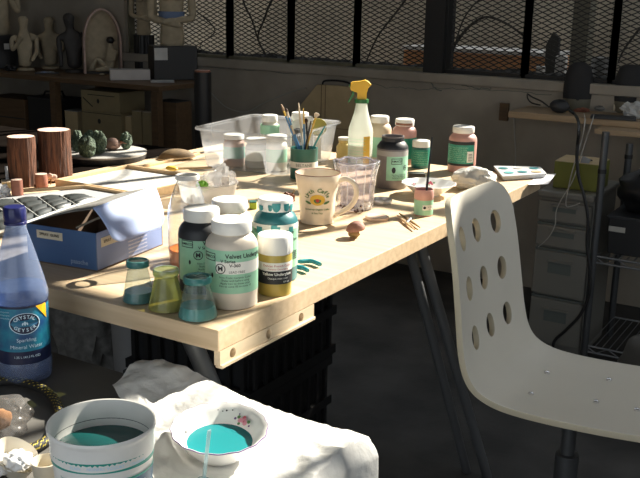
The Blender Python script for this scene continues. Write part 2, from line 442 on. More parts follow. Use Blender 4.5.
# outside
struct(MB().box((-2, 7.0, -.08), (14, 6, .1)).build('exterior_ground', 'concrete', smooth=False))
XH = 1.71 + .8314 * (5.3 - WY)
ext = MB().box((-3, 5.4, XH / 2), (14, .2, XH))
dx = .364 * (5.3 - WY); dz = .8314 * (5.3 - WY)
ext.solid([(x + dx, 5.3, z + dz) for x, z in ((-.42, 1.65), (3, 1.65), (3, 2.72), (.20, 2.68), (-.03, 2.52))], [(x + dx, 5.5, z + dz) for x, z in ((-.42, 1.65), (3, 1.65), (3, 2.72), (.20, 2.68), (-.03, 2.52))])  # taller unseen part, added and shaped to keep sun off the chair
struct(ext.build('exterior_wall', 'ext_render', smooth=False))
PY = 4.75
a = aty(404, 49, PY); b = aty(553, 52, PY)
pl = thing('planter', 'low terracotta coloured planter wall with white coping outside the window', 'planter', ((a.x + b.x) / 2, PY + .15, 0))
MB().box((0, 0, a.z / 2), (b.x - a.x, .3, a.z)).build('planter_body', 'terracotta', pl, smooth=False)
MB().box((0, 0, a.z + .008), (b.x - a.x + .02, .33, .02)).build('coping', 'stone_white', pl, smooth=False)
c = aty(583, 30, 4.62)
tag(MB().box((c.x, 4.62, 1.5), (.085, .1, 3.0)).build('pillar', 'speaker_base', smooth=False, bevel=.005), 'grey square pillar standing outside the window on the right', 'pillar')
def op(px, py, Y): p = aty(px, py, Y); return (p.x, p.z)
fp = [(op(546, 78, 4.5)[0], -.03), (op(559, 78, 4.5)[0], -.03), op(559, 38, 4.5), op(553, 32, 4.5), op(546, 45, 4.5)]
tag(MB().solid([(x, 4.5, z) for x, z in fp], [(x, 4.53, z) for x, z in fp]).build('picket', 'mesh_metal', smooth=False), 'dark pointed picket board outside the right window', 'picket board')
p = aty(601, 84, 4.35)
tag(MB().lathe([(0, 0), (.05, 0), (.052, p.z + .15), (0, p.z + .15)], 24, (p.x, 4.35, -.029)).build('pipe', 'grey_plastic'), 'grey round pipe outside behind the right speakers', 'pipe')
for px, wd, lab in ((541, .035, 'small white post outside, left of the pair beside the pointed picket'), (562, .05, 'broad white post outside, right of the pair beside the pointed picket')):
    p = aty(px, 56 if px > 550 else 66, 4.4)
    tag(MB().box((p.x, 4.4, p.z / 2), (wd, .04, p.z)).build('garden_post', 'stone_white', smooth=False, bevel=.004), lab, 'post', 'white posts outside')
def vine(pts, r, lab, Y=4.06):
    P = spline([aty(x, y, Y) for x, y in pts], 6)
    n = len(P); tag(MB().tube(P, [r * (1 - .5 * i / n) for i in range(n)], 6).build('vine', 'bark_vine'), lab, 'vine stem')
vine([(446, 60), (458, 40), (472, 24), (487, 17), (505, 23), (520, 33), (532, 45)], .008, 'dark arched vine stem behind the mesh right of the thick black post')
vine([(237, -40), (243, 0), (252, 20), (259, 42), (270, 60)], .006, 'dark vine stem hanging behind the mesh above the white jug tub')
vine([(300, -50), (272, 0), (264, 20), (258, 38), (268, 60)], .007, 'thick dark vine stem crossing the mesh above the clear storage bin')
vine([(420, -20), (398, 10), (378, 36), (366, 62)], .006, 'dark vine stem curving down just left of the thick black post')
vine([(640, -60), (500, -10), (468, 12), (455, 45), (452, 62)], .005, 'thin vine stem rising beside the thick black post')
vine([(195, 10), (215, 30), (200, 45), (208, 55)], .004, 'thin twisted vine stem behind the mesh next to the big torso')
vine([(640, 28), (625, 48), (618, 62)], .006, 'short vine stem behind the mesh above the right speaker')
# unseen vines added higher up on the window to streak the table with shade
for i in range(6):
    x = -2.2 + i * .42 + random.uniform(-.1, .1); P = []
    for k in range(9): P.append(Vector((x + .25 * noise.noise(Vector((i * 5.3, k * .5, 1))) + .05 * k, 4.2 + .1 * noise.noise(Vector((i, k * .4, 7))), 1.55 + .23 * k)))
    tag(MB().tube(spline(P, 4), .008 if i % 3 else .016, 6).build('vine', 'bark_vine'), 'unseen vine stem added across the upper window to cast streaks', 'vine stem', 'added vines on the upper window')

w = bpy.data.worlds.new('world'); SC.world = w; w.use_nodes = True
bg = w.node_tree.nodes['Background']; bg.inputs['Color'].default_value = (.86, .93, 1.0, 1); bg.inputs['Strength'].default_value = 1.65
sl = bpy.data.lights.new('sun', 'SUN'); sl.energy = 16; sl.angle = math.radians(.53); sl.color = (1, .93, .80)
so = bpy.data.objects.new('sun', sl); COL.objects.link(so)
az, el = math.radians(20), math.radians(38)
so.rotation_euler = (Vector((math.sin(az) * math.cos(el), math.cos(az) * math.cos(el), math.sin(el)))).to_track_quat('Z', 'Y').to_euler()
so.location = (2, 6, 5)
def portal(loc, rot, sx, sy):
    l = bpy.data.lights.new('portal', 'AREA'); l.shape = 'RECTANGLE'; l.size = sx; l.size_y = sy; l.cycles.is_portal = True
    o = bpy.data.objects.new('portal', l); COL.objects.link(o); o.location = loc; o.rotation_euler = rot
portal(((XL + XR) / 2, WY + .22, (SILL + WTOP) / 2), (-PI / 2, 0, 0), XR - XL, WTOP - SILL)
portal((RX1 + .21, (SY0 + SY1) / 2, (SZ0 + SZ1) / 2), (0, PI / 2, 0), SZ1 - SZ0, SY1 - SY0)
portal(((DX0 + DX1) / 2, RY0 - .21, DZ / 2), (PI / 2, 0, 0), DX1 - DX0, DZ)
SC.view_settings.view_transform = 'Standard'; SC.view_settings.look = 'None'; SC.view_settings.gamma = 1; SC.view_settings.use_curve_mapping = False
SC.view_settings.exposure = 0
SC.cycles.use_denoising = True; SC.cycles.max_bounces = 10; SC.cycles.diffuse_bounces = 5; SC.cycles.transparent_max_bounces = 24; SC.cycles.caustics_reflective = False; SC.cycles.caustics_refractive = False
SC.cycles.sample_clamp_indirect = 6

# ================================================================== WORK TABLE
T = .74; TX1, TY0, TY1, TX0 = -.850, 1.095, 2.674, -1.985
tb = thing('work_table', 'long pale birch work table crowded with paint jars', 'table', ((TX0 + TX1) / 2, (TY0 + TY1) / 2, 0))
o = Vector(tb.location)
MB().box((0, 0, T - .0185), (TX1 - TX0, TY1 - TY0, .037)).build('table_top', 'birch', tb, smooth=False, bevel=.0015)
# drilled angle rail screwed under the edge
rl = MB(); ry0, ry1 = 1.100 - o.y, 1.385 - o.y; rx = TX1 - .006 - o.x; R = .0082
ys = [1.134 - o.y, 1.238 - o.y, 1.341 - o.y]; zc = .6895; zt, zb = .7025, .677
bm = bmesh.new(); edges = []
def loop(pts):
    vs = [bm.verts.new((rx, y, z)) for y, z in pts]
    for i in range(len(vs)): edges.append(bm.edges.new((vs[i], vs[(i + 1) % len(vs)])))
loop([(ry0, zb), (ry1, zb), (ry1, zt), (ry0, zt)])
for yy in ys: loop([(yy + R * math.cos(2 * PI * k / 16), zc + R * 1.1 * math.sin(2 * PI * k / 16)) for k in range(16)])
bmesh.ops.triangle_fill(bm, use_beauty=True, edges=edges, normal=(1, 0, 0))
me = bpy.data.meshes.new('drilled_rail'); bm.to_mesh(me); bm.free()
ro = bpy.data.objects.new('drilled_rail', me); COL.objects.link(ro); me.materials.append(M('pine_rail')); ro.parent = tb
sd = ro.modifiers.new('solid', 'SOLIDIFY'); sd.thickness = .012; sd.offset = 0
MB().box((rx + .003, (ry0 + ry1) / 2, zb - .001), (.014, ry1 - ry0, .006)).build('rail_lip', 'pine_rail', tb, smooth=False, bevel=.001)
for a_, b_, r_ in (((-.885, 1.91, .702), (-.770, 2.17, 0), .013), ((-.93, 1.93, .702), (-.83, 2.17, 0), .012), ((-1.023, 1.206, .702), (-.905, 1.469, 0), .018), ((-1.9, 1.3, .702), (-1.94, 1.2, 0), .014), ((-1.9, 2.5, .702), (-1.94, 2.6, 0), .014)):
    MB().tube([Vector(a_) - o, Vector(b_) - o], r_, 12).build('leg', 'steel_grey', tb)
# ================================================================== FOREGROUND TABLE
F = .63; FX0, FX1, FY0, FY1 = -1.75, -.572, .36, 1.078
ft = thing('low_table', 'low dark grey work table in front, half covered in white plastic sheeting', 'table', ((FX0 + FX1) / 2, (FY0 + FY1) / 2, 0))
MB().box((0, 0, F - .0185), (FX1 - FX0, FY1 - FY0, .035)).build('table_top', 'grey_top', ft, smooth=False, bevel=.003)
for sx in (-1, 1):
    for sy in (-1, 1): MB().box((sx * (FX1 - FX0 - .1) / 2, sy * (FY1 - FY0 - .1) / 2, (F - .036) / 2), (.04, .04, F - .038)).build('leg', 'steel_dark', ft, smooth=False)
SX0 = at(112, 396, F).x
def sheet(u, v):
    y = FY0 + (FY1 + .10 - FY0) * v
    x0_ = SX0 + max(0, (.996 - y)) * 1.38 + .03 * noise.noise(Vector((v * 5, 0, 3))) + .012 * noise.noise(Vector((v * 16, 4, 3)));  x = x0_ + (FX1 + .16 - x0_) * u; y = FY0 + (FY1 + .10 - FY0) * v
    z = F + .0035; hang = 0
    ex = x - (FX1 - .012); ey = y - (FY1 - .012); drop = 0
    if ex > 0: drop = max(drop, ex); x = FX1 + .004 + .012 * min(1, ex / .03) + .012 * noise.noise(Vector((y * 14, ex * 4, 2)))
    if ey > 0: drop = max(drop, ey); y = FY1 + .003 + .008 * min(1, ey / .02)
    q = Vector((x * 9, y * 9, 0))
    rg = lambda s, o: 1 - 2 * abs(noise.noise(Vector((x * s + o, y * s * 1.2, o * 2.2))))
    flat = .003 + .0026 * rg(9, 3) + .0022 * rg(22, 8) + .0018 * rg(50, 1)
    px = Vector((x, y))
    # puffed fold by the back edge and crumples at the right end
    P0 = at(165, 372, .66); d0 = ((x - P0.x) / .12) ** 2 + ((y - P0.y) / .075) ** 2
    P2 = at(208, 380, .65); d2 = ((x - P2.x) / .10) ** 2 + ((y - P2.y) / .06) ** 2
    P1 = at(345, 462, .64); d1 = ((x - P1.x) / .06) ** 2 + ((y - P1.y) / .08) ** 2
    P3 = at(160, 455, .64); d3 = ((x - P3.x) / .05) ** 2 + ((y - P3.y) / .05) ** 2
    flat += math.exp(-d0) * (.024 + .006 * rg(11, 6) + .003 * rg(26, 2)) + .004 * math.exp(-d2) + math.exp(-d1) * (.010 + .012 * rg(18, 5)) + math.exp(-d3) * (.012 + .02 * rg(16, 9))
    for (ox, oy, r) in KEEP:
        d = math.hypot(x - ox, y - oy); k = min(1, max(0, (d - r) / .03)); flat = .002 * (1 - k) + flat * k
    flat = max(flat, .001)
    return Vector((x, y, z + flat - drop * 1.0)) if drop <= 0 else Vector((x, y, z + flat * max(0, 1 - drop * 12) - drop))
tubc = at(101.5, 421, F + .0062 + .140); bowlc = at(219.5, 426, F + .0062 + .044)
KEEP = [(tubc.x, tubc.y, .060), (bowlc.x, bowlc.y, .045)]
sh = MB().grid(170, 170, sheet).build('plastic_sheet', 'bag_white', smooth=True, angle=50)
tag(sh, 'crumpled white plastic sheet draped over the low table in front', 'plastic sheet')

# ================================================================== CHAIR
CX, CY = -.42, 1.890
ch = thing('chair', 'white moulded swivel chair with round holes through its back', 'chair', (CX, CY, 0))
prof = [(-.753, .848), (-.741, .81), (-.719, .72), (-.699, .61), (-.686, .54), (-.670, .49), (-.645, .458), (-.603, .440), (-.545, .434), (-.46, .435), (-.37, .440), (-.29, .447), (-.24, .447), (-.19, .44), (-.15, .415)]
PR = spline([(x, 0, z) for x, z in prof], 12)
cum = [0]
for i in range(1, len(PR)): cum.append(cum[-1] + (PR[i] - PR[i - 1]).length)
def on_prof(s):
    s = max(0, min(cum[-1], s))
    for i in range(1, len(PR)):
        if cum[i] >= s: return PR[i - 1].lerp(PR[i], (s - cum[i - 1]) / (cum[i] - cum[i - 1]))
    return PR[-1].copy()
W0 = .179; SL = cum[-1]
def halfw(s):
    if s < .085: return W0 * .62 + (W0 * .985 - W0 * .62) * math.sqrt(max(0, 1 - ((.085 - s) / .085) ** 2))
    if s > SL - .10: return W0 * 1.06 * (.7 + .3 * math.sqrt(max(0, 1 - ((s - SL + .10) / .10) ** 2)))
    return W0 * (.985 + .075 * min(1, (s - .085) / .25))
HR = .0270; holes = []
for r_ in range(3):
    for c_ in (-1, 0, 1): holes.append((.093 + .110 * r_, c_ * .098))
ns, ntt = 190, 72; bm = bmesh.new(); G = []
for i in range(ns + 1):
    s = SL * i / ns; G.append([(s, halfw(s) * (2 * j / ntt - 1)) for j in range(ntt + 1)])
keep = [[True] * ntt for _ in range(ns)]
for i in range(ns):
    for j in range(ntt):
        cs = (G[i][j][0] + G[i + 1][j][0]) / 2; ct = (G[i][j][1] + G[i][j + 1][1]) / 2
        if any(math.hypot(cs - hs, (ct - ht) / .80) < HR for hs, ht in holes): keep[i][j] = False
def snap(i, j):
    s, t = G[i][j]
    adj = [keep[a][b] for a in (i - 1, i) for b in (j - 1, j) if 0 <= a < ns and 0 <= b < ntt]
    if any(adj) and not all(adj):
        for hs, ht in holes:
            d = math.hypot(s - hs, (t - ht) / .80)
            if d < HR * 1.6: return hs + (s - hs) / d * HR, ht + (t - ht) / d * HR
    return s, t
V = {}
for i in range(ns + 1):
    for j in range(ntt + 1):
        s, t = snap(i, j); p = on_prof(s)
        tg = (on_prof(s + .004) - on_prof(s - .004)).normalized(); nx_, nz_ = tg.z, -tg.x   # pushes the middle back / down
        dish = (.028 * max(0, 1 - s / .45) + .004) * (1 - (t / W0) ** 2) - .012 * max(0, 1 - s / .4)
        V[i, j] = bm.verts.new((p.x - CX + nx_ * dish, t, p.z + nz_ * dish))
for i in range(ns):
    for j in range(ntt):
        if keep[i][j]: bm.faces.new((V[i, j], V[i + 1, j], V[i + 1, j + 1], V[i, j + 1]))
loose = [v for v in bm.verts if not v.link_faces]; bmesh.ops.delete(bm, geom=loose, context='VERTS')
for f in bm.faces: f.smooth = True
bmesh.ops.recalc_face_normals(bm, faces=bm.faces)
me = bpy.data.meshes.new('seat_shell'); bm.to_mesh(me); bm.free(); me.materials.append(M('chair_shell')); me.materials.append(M('chair_edge'))
o = bpy.data.objects.new('seat_shell', me); COL.objects.link(o); o.parent = ch
sd = o.modifiers.new('solid', 'SOLIDIFY'); sd.thickness = .013; sd.offset = 0; sd.material_offset_rim = 1
bv = o.modifiers.new('bevel', 'BEVEL'); bv.width = .003; bv.segments = 2; bv.limit_method = 'ANGLE'; bv.angle_limit = math.radians(55)
for px, py in ((547, 373), (531, 394), (609, 380), (596, 402), (637, 410)):
    p = at(px, py, .442); zs_ = min(PR, key=lambda q_: abs(q_.x - p.x) + (9 if q_.z > .50 else 0)).z + .0035; p = at(px, py, zs_); s_ = MB().lathe([(0, .004), (.004, .0036), (.0062, .002), (.0066, -.003), (0, -.003)], 14, (p.x - CX, p.y - CY, zs_ + .001)); s_.build('screw', 'chrome', ch)
MB().lathe([(0, .428), (.055, .428), (.055, .415), (.02, .405), (.02, .39), (0, .39)], 24, (-.07, 0, 0)).build('seat_mount', 'steel_dark', ch)
MB().lathe([(0, .40), (.0155, .40), (.0155, .28), (.026, .279), (.026, .09), (0, .09)], 24, (-.07, 0, 0)).build('gas_column', 'steel_dark', ch)
for k in range(5):
    a = 2 * PI * k / 5 + .3; l = MB().bar((-.07 + .02 * math.cos(a), .02 * math.sin(a), .10), (-.07 + .27 * math.cos(a), .27 * math.sin(a), .065), .035, .03).build('base_leg', 'steel_dark', ch, smooth=False)
    q = MB(); n = 16; ca, sa = math.cos(a), math.sin(a)
    P = [Vector((-.07 + .27 * ca - .02 * sa, .27 * sa + .02 * ca, .025)), Vector((-.07 + .27 * ca + .02 * sa, .27 * sa - .02 * ca, .025))]
    q.tube(P, .025, 16).build('caster', 'black_plastic', l)
# ================================================================== JARS AND BOTTLES
def jar_profile(R, H, lidded=True):
    z = lambda k: k * H
    return [(0, 0), (R * .93, 0), (R * .985, z(.012)), (R * .985, z(.16)), (R, z(.175)), (R, z(.69)), (R * .97, z(.745)), (R * .86, z(.80)), (R * .72, z(.835)), (R * .68, z(.85)), (R * .68, z(.90)), (0, z(.90))]
def lid_profile(R, H, r=.765):
    z = lambda k: k * H
    return [(0, z(.855)), (R * r * .98, z(.855)), (R * r, z(.862)), (R * r, z(.975)), (R * r * .965, z(.995)), (R * r * .9, z(1.0)), (0, z(.998))]
def jar(label, spec, body, lid='white_plastic', band=None, cat='paint jar', group='paint jars on the table', move=None, name='paint_jar', z=T, turn=0):
    c, R, H = fit(*spec, z=z)
    if move: c = Vector((move[0], move[1], z)); 
    t = thing(name, label, cat, c, facing(c) + turn, group)
    MB().lathe(jar_profile(R, H)).build('jar_body', body, t)
    if lid:
        l = MB().lathe(lid_profile(R, H), 48, wob=lambda a, j, z: 1 + (.008 * math.cos(24 * a) if j in (2, 3) else 0)).build('lid', lid, t)
    if band:
        z0, z1, a0, a1, m = band
        MB().cyl(R + .0004, H * z0, H * z1, a0, a1, 32).build('paper_label', m, t)
    return t, R, H
def emblem(mb, R, a, z, s):
    """box logo frame"""
    f = onc(R, a, z, .0009)
    for x0, y0, x1, y1 in ((-1, .42, 1, .52), (-1, -.52, 1, -.42), (-1, -.52, -.9, .52), (.9, -.52, 1, .52)):
        mb.grid(4, 1, lambda u, v: f((x0 + (x1 - x0) * u) * s, (y0 + (y1 - y0) * v) * s))
    mb.text('AMACO', s * .50, f, True)
def lines(mb, R, a, z, w, n, dz, words=None, size=.0022):
    for i in range(n): mb.text((words or ['Non-Toxic Ceramic Color', 'Shake well before using', 'Apply two to three coats', 'Fire to cone 05 to cone 10'])[i % 4], size, onc(R, a, z - i * dz, .0009))
def pint_label(t, R, H, a0=.0, small=False, tone='ink'):
    """logo box, title, round seal and small print as on the front jars"""
    mb = MB(); emblem(mb, R, a0 - .93, H * .615, R * .29)
    mb.text('Velvet Underglaze', R * .235, onc(R, a0 + .63, H * .635, .0009), True)
    mb.text('V Series', R * .17, onc(R, a0 - .14, H * .578, .0009), True)
    lines(mb, R, a0 + .15, H * .39, 0, 4, H * .034, size=R * .115)
    mb.text('V-360', R * .17, onc(R, a0 + .12, H * .53, .0012), True); mb.text('LEAD FREE', R * .13, onc(R, a0 + .2, H * .455, .0012))
    s = R * .2; f = onc(R, a0 - .43, H * .49, .0012); mb.ring(lambda u, v: f(u * s, v * s), .84, 24)
    mb.text('M', R * .27, f, True)
    # flame mark
    g = onc(R, a0 - .80, H * .40, .0009); mb.ell(lambda u, v: g(u * R * .05, v * R * .10 + (abs(u) < .3) * R * .04), 10)
    mb.build('lettering', 'ink', t, smooth=False)
t, R, H = jar('large white-lidded jar of cream glaze with pale green label, nearest the table corner', (232, 311, 214, 52), 'glaze_white', band=(.20, .70, -1.75, 1.55, 'label_green'))
MB().cyl(R + .0008, H * .43, H * .57, -.62, 1.5, 24).build('white_panel', 'label_white', t); pint_label(t, R, H)
t, R, H = jar('charcoal jar with white lid and green label behind the glass salt flasks', (205, 298, 205, 47), 'dark_paint', band=(.16, .66, -1.2, 1.9, 'label_green'), move=(-1.006, 1.252))
pint_label(t, R, H, .27)
t, R, H = jar('teal jar with paint dripping from its lid, behind the mustard jar', (275, 284, 193.5, 45), 'teal_paint', band=(.18, .70, -1.6, 1.45, 'label_green'))
mb = MB(); mb.text('Thickness Lead Free', R * .24, onc(R, -.1, H * .625, .0012), True); mb.text('Glaze', R * .2, onc(R, .95, H * .53, .0009)); lines(mb, R, .3, H * .47, 0, 4, H * .035, size=R * .11)
for i in range(9): mb.grid(2, 1, lambda u, v: onc(R, 1.02, H * .38 - H * .012 * i, .0010)((u - .5) * R * .28, v * H * (.004 if i % 2 else .007)))
mb.build('lettering', 'ink', t, smooth=False)
MB().cyl(R + .0008, H * .655, H * .72, -1.4, 1.4, 32).build('white_strip', 'label_white', t)
def drip(RR, a, z0, z1, wd):
    def g(u, v):
        w_ = wd * (1 - (1 - v) ** 3 * .45) * math.sqrt(max(.02, 1 - max(0, 1 - v / .28) ** 2)) * (1 + .25 * noise.noise(Vector((a * 9, v * 3, 1))))
        q = a + (u - .5) * 2 * w_; return Vector((RR * math.cos(q), RR * math.sin(q), z0 + (z1 - z0) * v))
    return MB().grid(8, 12, g)
for a, z0, z1, wd in ((-.05, .44, .72, .13), (.14, .58, .70, .07), (-.75, .60, .69, .16), (.72, .62, .69, .12)): drip(R + .0014, a, H * z0, H * z1, wd).build('paint_drip', 'teal_dry', t)
for a, z0, z1, wd in ((.05, .86, .968, .24), (.66, .865, .955, .20), (1.1, .86, .94, .18), (-.30, .87, .945, .12), (-.95, .86, .93, .2)): drip(R * .765 + .0009, a, H * z0, H * z1, wd).build('paint_drip', 'teal_dry', t)
t, R, H = jar('white-lidded jar half hidden behind the charcoal jar and the cream jar', (230, 280, 195, 46), 'cream_plastic', band=(.2, .66, -1.5, 1.5, 'label_green'))
t, R, H = jar('squat mustard jar with black and white label beside the cream glaze jar', (271, 298, 231, 34), 'olive_paint', lid=None, band=(.22, .58, -1.7, 1.5, 'label_white'), move=(-.886, 1.308))
MB().lathe([(0, H * .70), (R * 1.0, H * .70), (R * 1.03, H * .71), (R * 1.03, H * .97), (R * .98, H), (0, H)], 48, wob=lambda a, j, z: 1 + (.006 * math.cos(40 * a) if j in (2, 3) else 0)).build('lid', 'white_plastic', t)
MB().cyl(R + .0008, H * .22, H * .44, -1.7, 1.5, 24).build('black_panel', 'ink', t)
mb = MB(); mb.text('Duncan French Colors', R * .20, onc(R, .2, H * .53, .0009)); mb.text('Ceramic Decorating', R * .15, onc(R, .2, H * .475, .0009)); mb.build('lettering', 'mug_red', t, smooth=False)
mb = MB(); mb.text('Yellow Underglaze', R * .24, onc(R, .15, H * .39, .0013), True); mb.text('Opaque matt color', R * .16, onc(R, .2, H * .32, .0013)); mb.text('8 fl oz', R * .16, onc(R, .7, H * .26, .0013)); mb.build('lettering', 'label_white', t, smooth=False)
# back row
t, R, H = jar('beige jar with white lid just behind the spray bottle', (378.3, 163, 114.5, 24), 'beige_paint', band=(.12, .56, -1.5, 1.5, 'label_green'))
t, R, H = jar('pink jar with worn white lid behind the open grey jar', (403, 165.5, 117.5, 24.5), 'pink_paint', band=(.14, .60, -1.5, 1.5, 'label_teal'))
MB().cyl(R * .765 + .0006, H * .87, H * .92, -1.2, .9, 16).build('paint_stain', 'clay_brown', t)
t, R, H = jar('tall pink jar with teal label standing alone near the far table edge', (461, 173.5, 124.5, 28), 'pink_paint', band=(.20, .66, -2.0, .95, 'label_teal'))
MB().cyl(R + .0008, H * .62, H * .69, -2.0, .95, 20).build('black_strip', 'ink', t); MB().cyl(R + .0008, H * .16, H * .21, -2.0, .95, 20).build('black_strip', 'ink', t)
MB().cyl(R + .0009, H * .24, H * .48, .35, .85, 6).build('barcode_panel', 'label_white', t)
mb = MB()
for i in range(8): mb.grid(2, 1, lambda u, v: onc(R, .6, H * (.27 + .022 * i), .0013)((u - .5) * R * .32, v * H * (.006 if i % 3 else .012)))
mb.build('lettering', 'ink', t, smooth=False)
mb = MB(); lines(mb, R, -.4, H * .56, 0, 8, H * .042, size=R * .15); mb.build('small_print', 'label_green', t, smooth=False)
c, R, H = fit(391, 190, 134, 31); t = thing('paint_jar', 'open grey jar with dark paint around its mouth and pale green label', 'paint jar', c, facing(c), 'paint jars on the table')
MB().lathe([(0, 0), (R * .95, 0), (R, H * .02), (R, H * .74), (R * .97, H * .80), (R * .8, H * .875), (R * .7, H * .90), (R * .7, H * .985), (R * .73, H), (R * .66, H), (R * .64, H * .9), (R * .8, H * .7), (0, H * .7)]).build('jar_body', 'grey_paint', t)
MB().lathe([(R * .985, H * .77), (R * .975, H * .805), (R * .81, H * .88), (R * .71, H * .905), (R * .71, H * .975), (R * .70, H * .975)], wob=lambda a, j, z: 1 + (.012 + .03 * max(0, noise.noise(Vector((a * 2, j, 3))))) ).build('paint_smear', 'dark_paint', t)
MB().cyl(R + .0005, H * .18, H * .64, -.35, 1.45, 20).build('paper_label', 'label_green', t)
MB().cyl(R + .0004, H * .64, H * .74, -1.5, 1.5, 20).build('pale_band', 'disk_grey', t)
mb = MB(); emblem(mb, R, .32, H * .55, R * .36); f = onc(R, .95, H * .42, .0012); mb.ring(lambda u, v: f(u * R * .17, v * R * .17), .8, 20); mb.text('M', R * .2, f, True)
g = onc(R, .12, H * .38, .0009); mb.ell(lambda u, v: g(u * R * .13, v * R * .2 + (abs(u) < .3) * R * .06), 10); lines(mb, R, .55, H * .29, 0, 3, H * .03, size=R * .10); mb.build('lettering', 'ink', t, smooth=False)
c, R, H = fit(420, 169, 139, 18, rt=.95); t = thing('paint_jar', 'small squat green jar with white lid between the two pink jars', 'paint jar', c, facing(c), 'paint jars on the table')
MB().lathe([(0, 0), (R * .96, 0), (R, H * .03), (R, H * .74), (R * .9, H * .78), (0, H * .78)]).build('jar_body', 'pot_green', t)
MB().lathe([(0, H * .77), (R * .98, H * .77), (R * .98, H * .97), (R * .94, H), (0, H)]).build('lid', 'white_plastic', t)
MB().cyl(R + .0004, H * .12, H * .68, -1.7, 1.7, 24).build('paper_label', 'label_teal', t); mb = MB(); lines(mb, R, 0, H * .6, 0, 6, H * .08, size=R * .17); mb.build('lettering', 'label_green', t, smooth=False)
p = at(374.5, 161, T); t = thing('paint_tub', 'small white tub tucked behind the grey jar near the spray bottle', 'tub', (p.x, p.y + .02, T)); MB().lathe([(0, 0), (.012, 0), (.014, .024), (0, .024)], 20).build('tub_body', 'white_plastic', t); MB().lathe([(0, .024), (.0155, .024), (.0155, .031), (0, .032)], 20).build('lid', 'white_plastic', t)
c, R, H = fit(343.5, 163, 139, 15); t = thing('wax_jar', 'small yellow-cream pot between the bin and the spray bottle', 'pot', c, facing(c)); MB().lathe([(0, 0), (R * .9, 0), (R, H * .1), (R, H * .7), (R * .7, H * .85), (R * .75, H), (0, H)]).build('pot_body', 'yellow_wax', t)
MB().lathe([(0, H), (R * .8, H), (R * .8, H * 1.12), (0, H * 1.13)]).build('lid', 'cream_plastic', t)
c, R, H = fit(423, 217, 187, 19.5, rt=1); t = thing('glaze_pot', 'little open pot of pink glaze with green label, a black brush in it', 'pot', c, facing(c))
MB().lathe([(0, 0), (R * .93, 0), (R * .97, H * .03), (R * .97, H * .64), (R, H * .66), (R, H * .98), (R * .97, H), (R * .90, H), (R * .88, H * .6), (0, H * .6)]).build('pot_body', 'pink_paint', t)
MB().cyl(R * .975 + .0004, H * .05, H * .62, -2.5, 2.5, 30).build('paper_label', 'label_green', t); MB().cyl(R * .98 + .0006, H * .25, H * .45, -.1, 1.1, 12).build('white_panel', 'label_white', t)
f = onc(R, .12, H * .35, .0012); MB().ell(lambda u, v: f(u * R * .14, v * R * .14), 14).build('seal_mark', 'ink', t, smooth=False); mb = MB(); mb.text('V-316', R * .2, onc(R, .68, H * .37, .0012)); mb.text('Pink', R * .16, onc(R, .68, H * .29, .0012)); mb.build('lettering', 'ink', t, smooth=False)
MB().lathe([(0, H * .88), (R * .9, H * .88)]).build('glaze', 'flower_red', t)
b = thing('paintbrush', 'black brush standing upright in the little pink glaze pot', 'paintbrush', c)
e0 = Vector((R * .2, .0, H * .62)); e1 = aty(432.2, 137, c.y + .03) - c
MB().tube([e0, e0.lerp(e1, .3), e0.lerp(e1, .6), e1], [.002, .0032, .0026, .0016], 10).build('handle', 'dark_paint', b); MB().tube([e0 - (e1 - e0) * .12, e0], [.001, .0022], 8).build('bristle_tip', 'bristle_dark', b)

# salt-shaker flasks
def flask(label, spec, glass, liquid, fill, rim, lq2=None):
    c, R, H = fit(*spec, rt=.72); t = thing('glass_flask', label, 'flask', c, facing(c), 'conical glass flasks on the table corner')
    pr = [(R * .92, .0008), (R, H * .03), (R * .995, H * .10), (R * .70, H * .66), (R * .62, H * .80), (R * .60, H * .82), (R * .68, H * .845), (R * .70, H * .88), (R * .69, H * .95), (R * .66, H), (R * .58, H)]
    MB().lathe([(0, .0008)] + pr).build('glass_body', glass, t)
    rr = lambda z: R * (.985 - (.985 - .70) * max(0, z - .10) / .56) * .965
    z0 = H * .015; zs = [H * (.03 + (fill - .03) * k / 5) for k in range(6)]
    MB().lathe([(0, z0), (R * .90, z0)] + [(rr(z / H), z) for z in zs] + [(0, zs[-1])]).build('liquid', liquid, t)
    MB().lathe([(R * .575, H * .86), (R * .70, H * .86), (R * .725, H * .88), (R * .715, H * .965), (R * .68, H * 1.005), (R * .60, H * 1.01), (R * .575, H * .97)], wob=lambda a, j, z: 1 + .012 * noise.noise(Vector((a * 3, j, 1)))).build('rim', rim, t)
    MB().lathe([(0, H * .985), (R * .6, H * .985)]).build('mouth_film', glass, t)
    if lq2:
        MB().lathe([(rr(fill * .35 + (fill - .35) * 0), H * fill * .35), (rr(fill) * 1.0, H * fill)]).build('residue', lq2, t)
    return t
flask('clear conical flask with dark teal paint in the bottom, farthest left of the flasks', (139, 306, 257, 32), 'flask_frost', 'teal_paint', .26, 'rim_teal')
flask('olive-yellow filled conical flask standing between the other two flasks', (167, 314.7, 265, 36.5), 'flask_olive', 'olive_paint', .10, 'flask_frost')
flask('frosted pale teal flask with teal rim closest to the table corner', (198, 323.5, 272, 40), 'flask_frost', 'teal_dry', .30, 'rim_teal')

# milk bottle with orange liquid
c, R, H = fit(189, 270, 172, 40); t = thing('glass_bottle', 'tall clear glass bottle with orange liquid in the bottom', 'bottle', c, facing(c))
MB().lathe([(0, .001), (R * .9, .001), (R, H * .03), (R, H * .58), (R * .94, H * .66), (R * .70, H * .83), (R * .52, H * .93), (R * .50, H * .955), (R * .58, H * .965), (R * .58, H * .995), (R * .54, H), (R * .47, H)]).build('glass_body', 'glass', t)
MB().lathe([(0, .003), (R * .9, .003), (R * .96, H * .04), (R * .96, H * .19), (0, H * .19)]).build('liquid', 'orange_liquid', t)
MB().lathe([(R * .46, H * .95), (R * .585, H * .955), (R * .60, H * .975), (R * .58, H * 1.002), (R * .5, H * 1.004), (R * .46, H * .99)]).build('rim', 'stone_white', t)

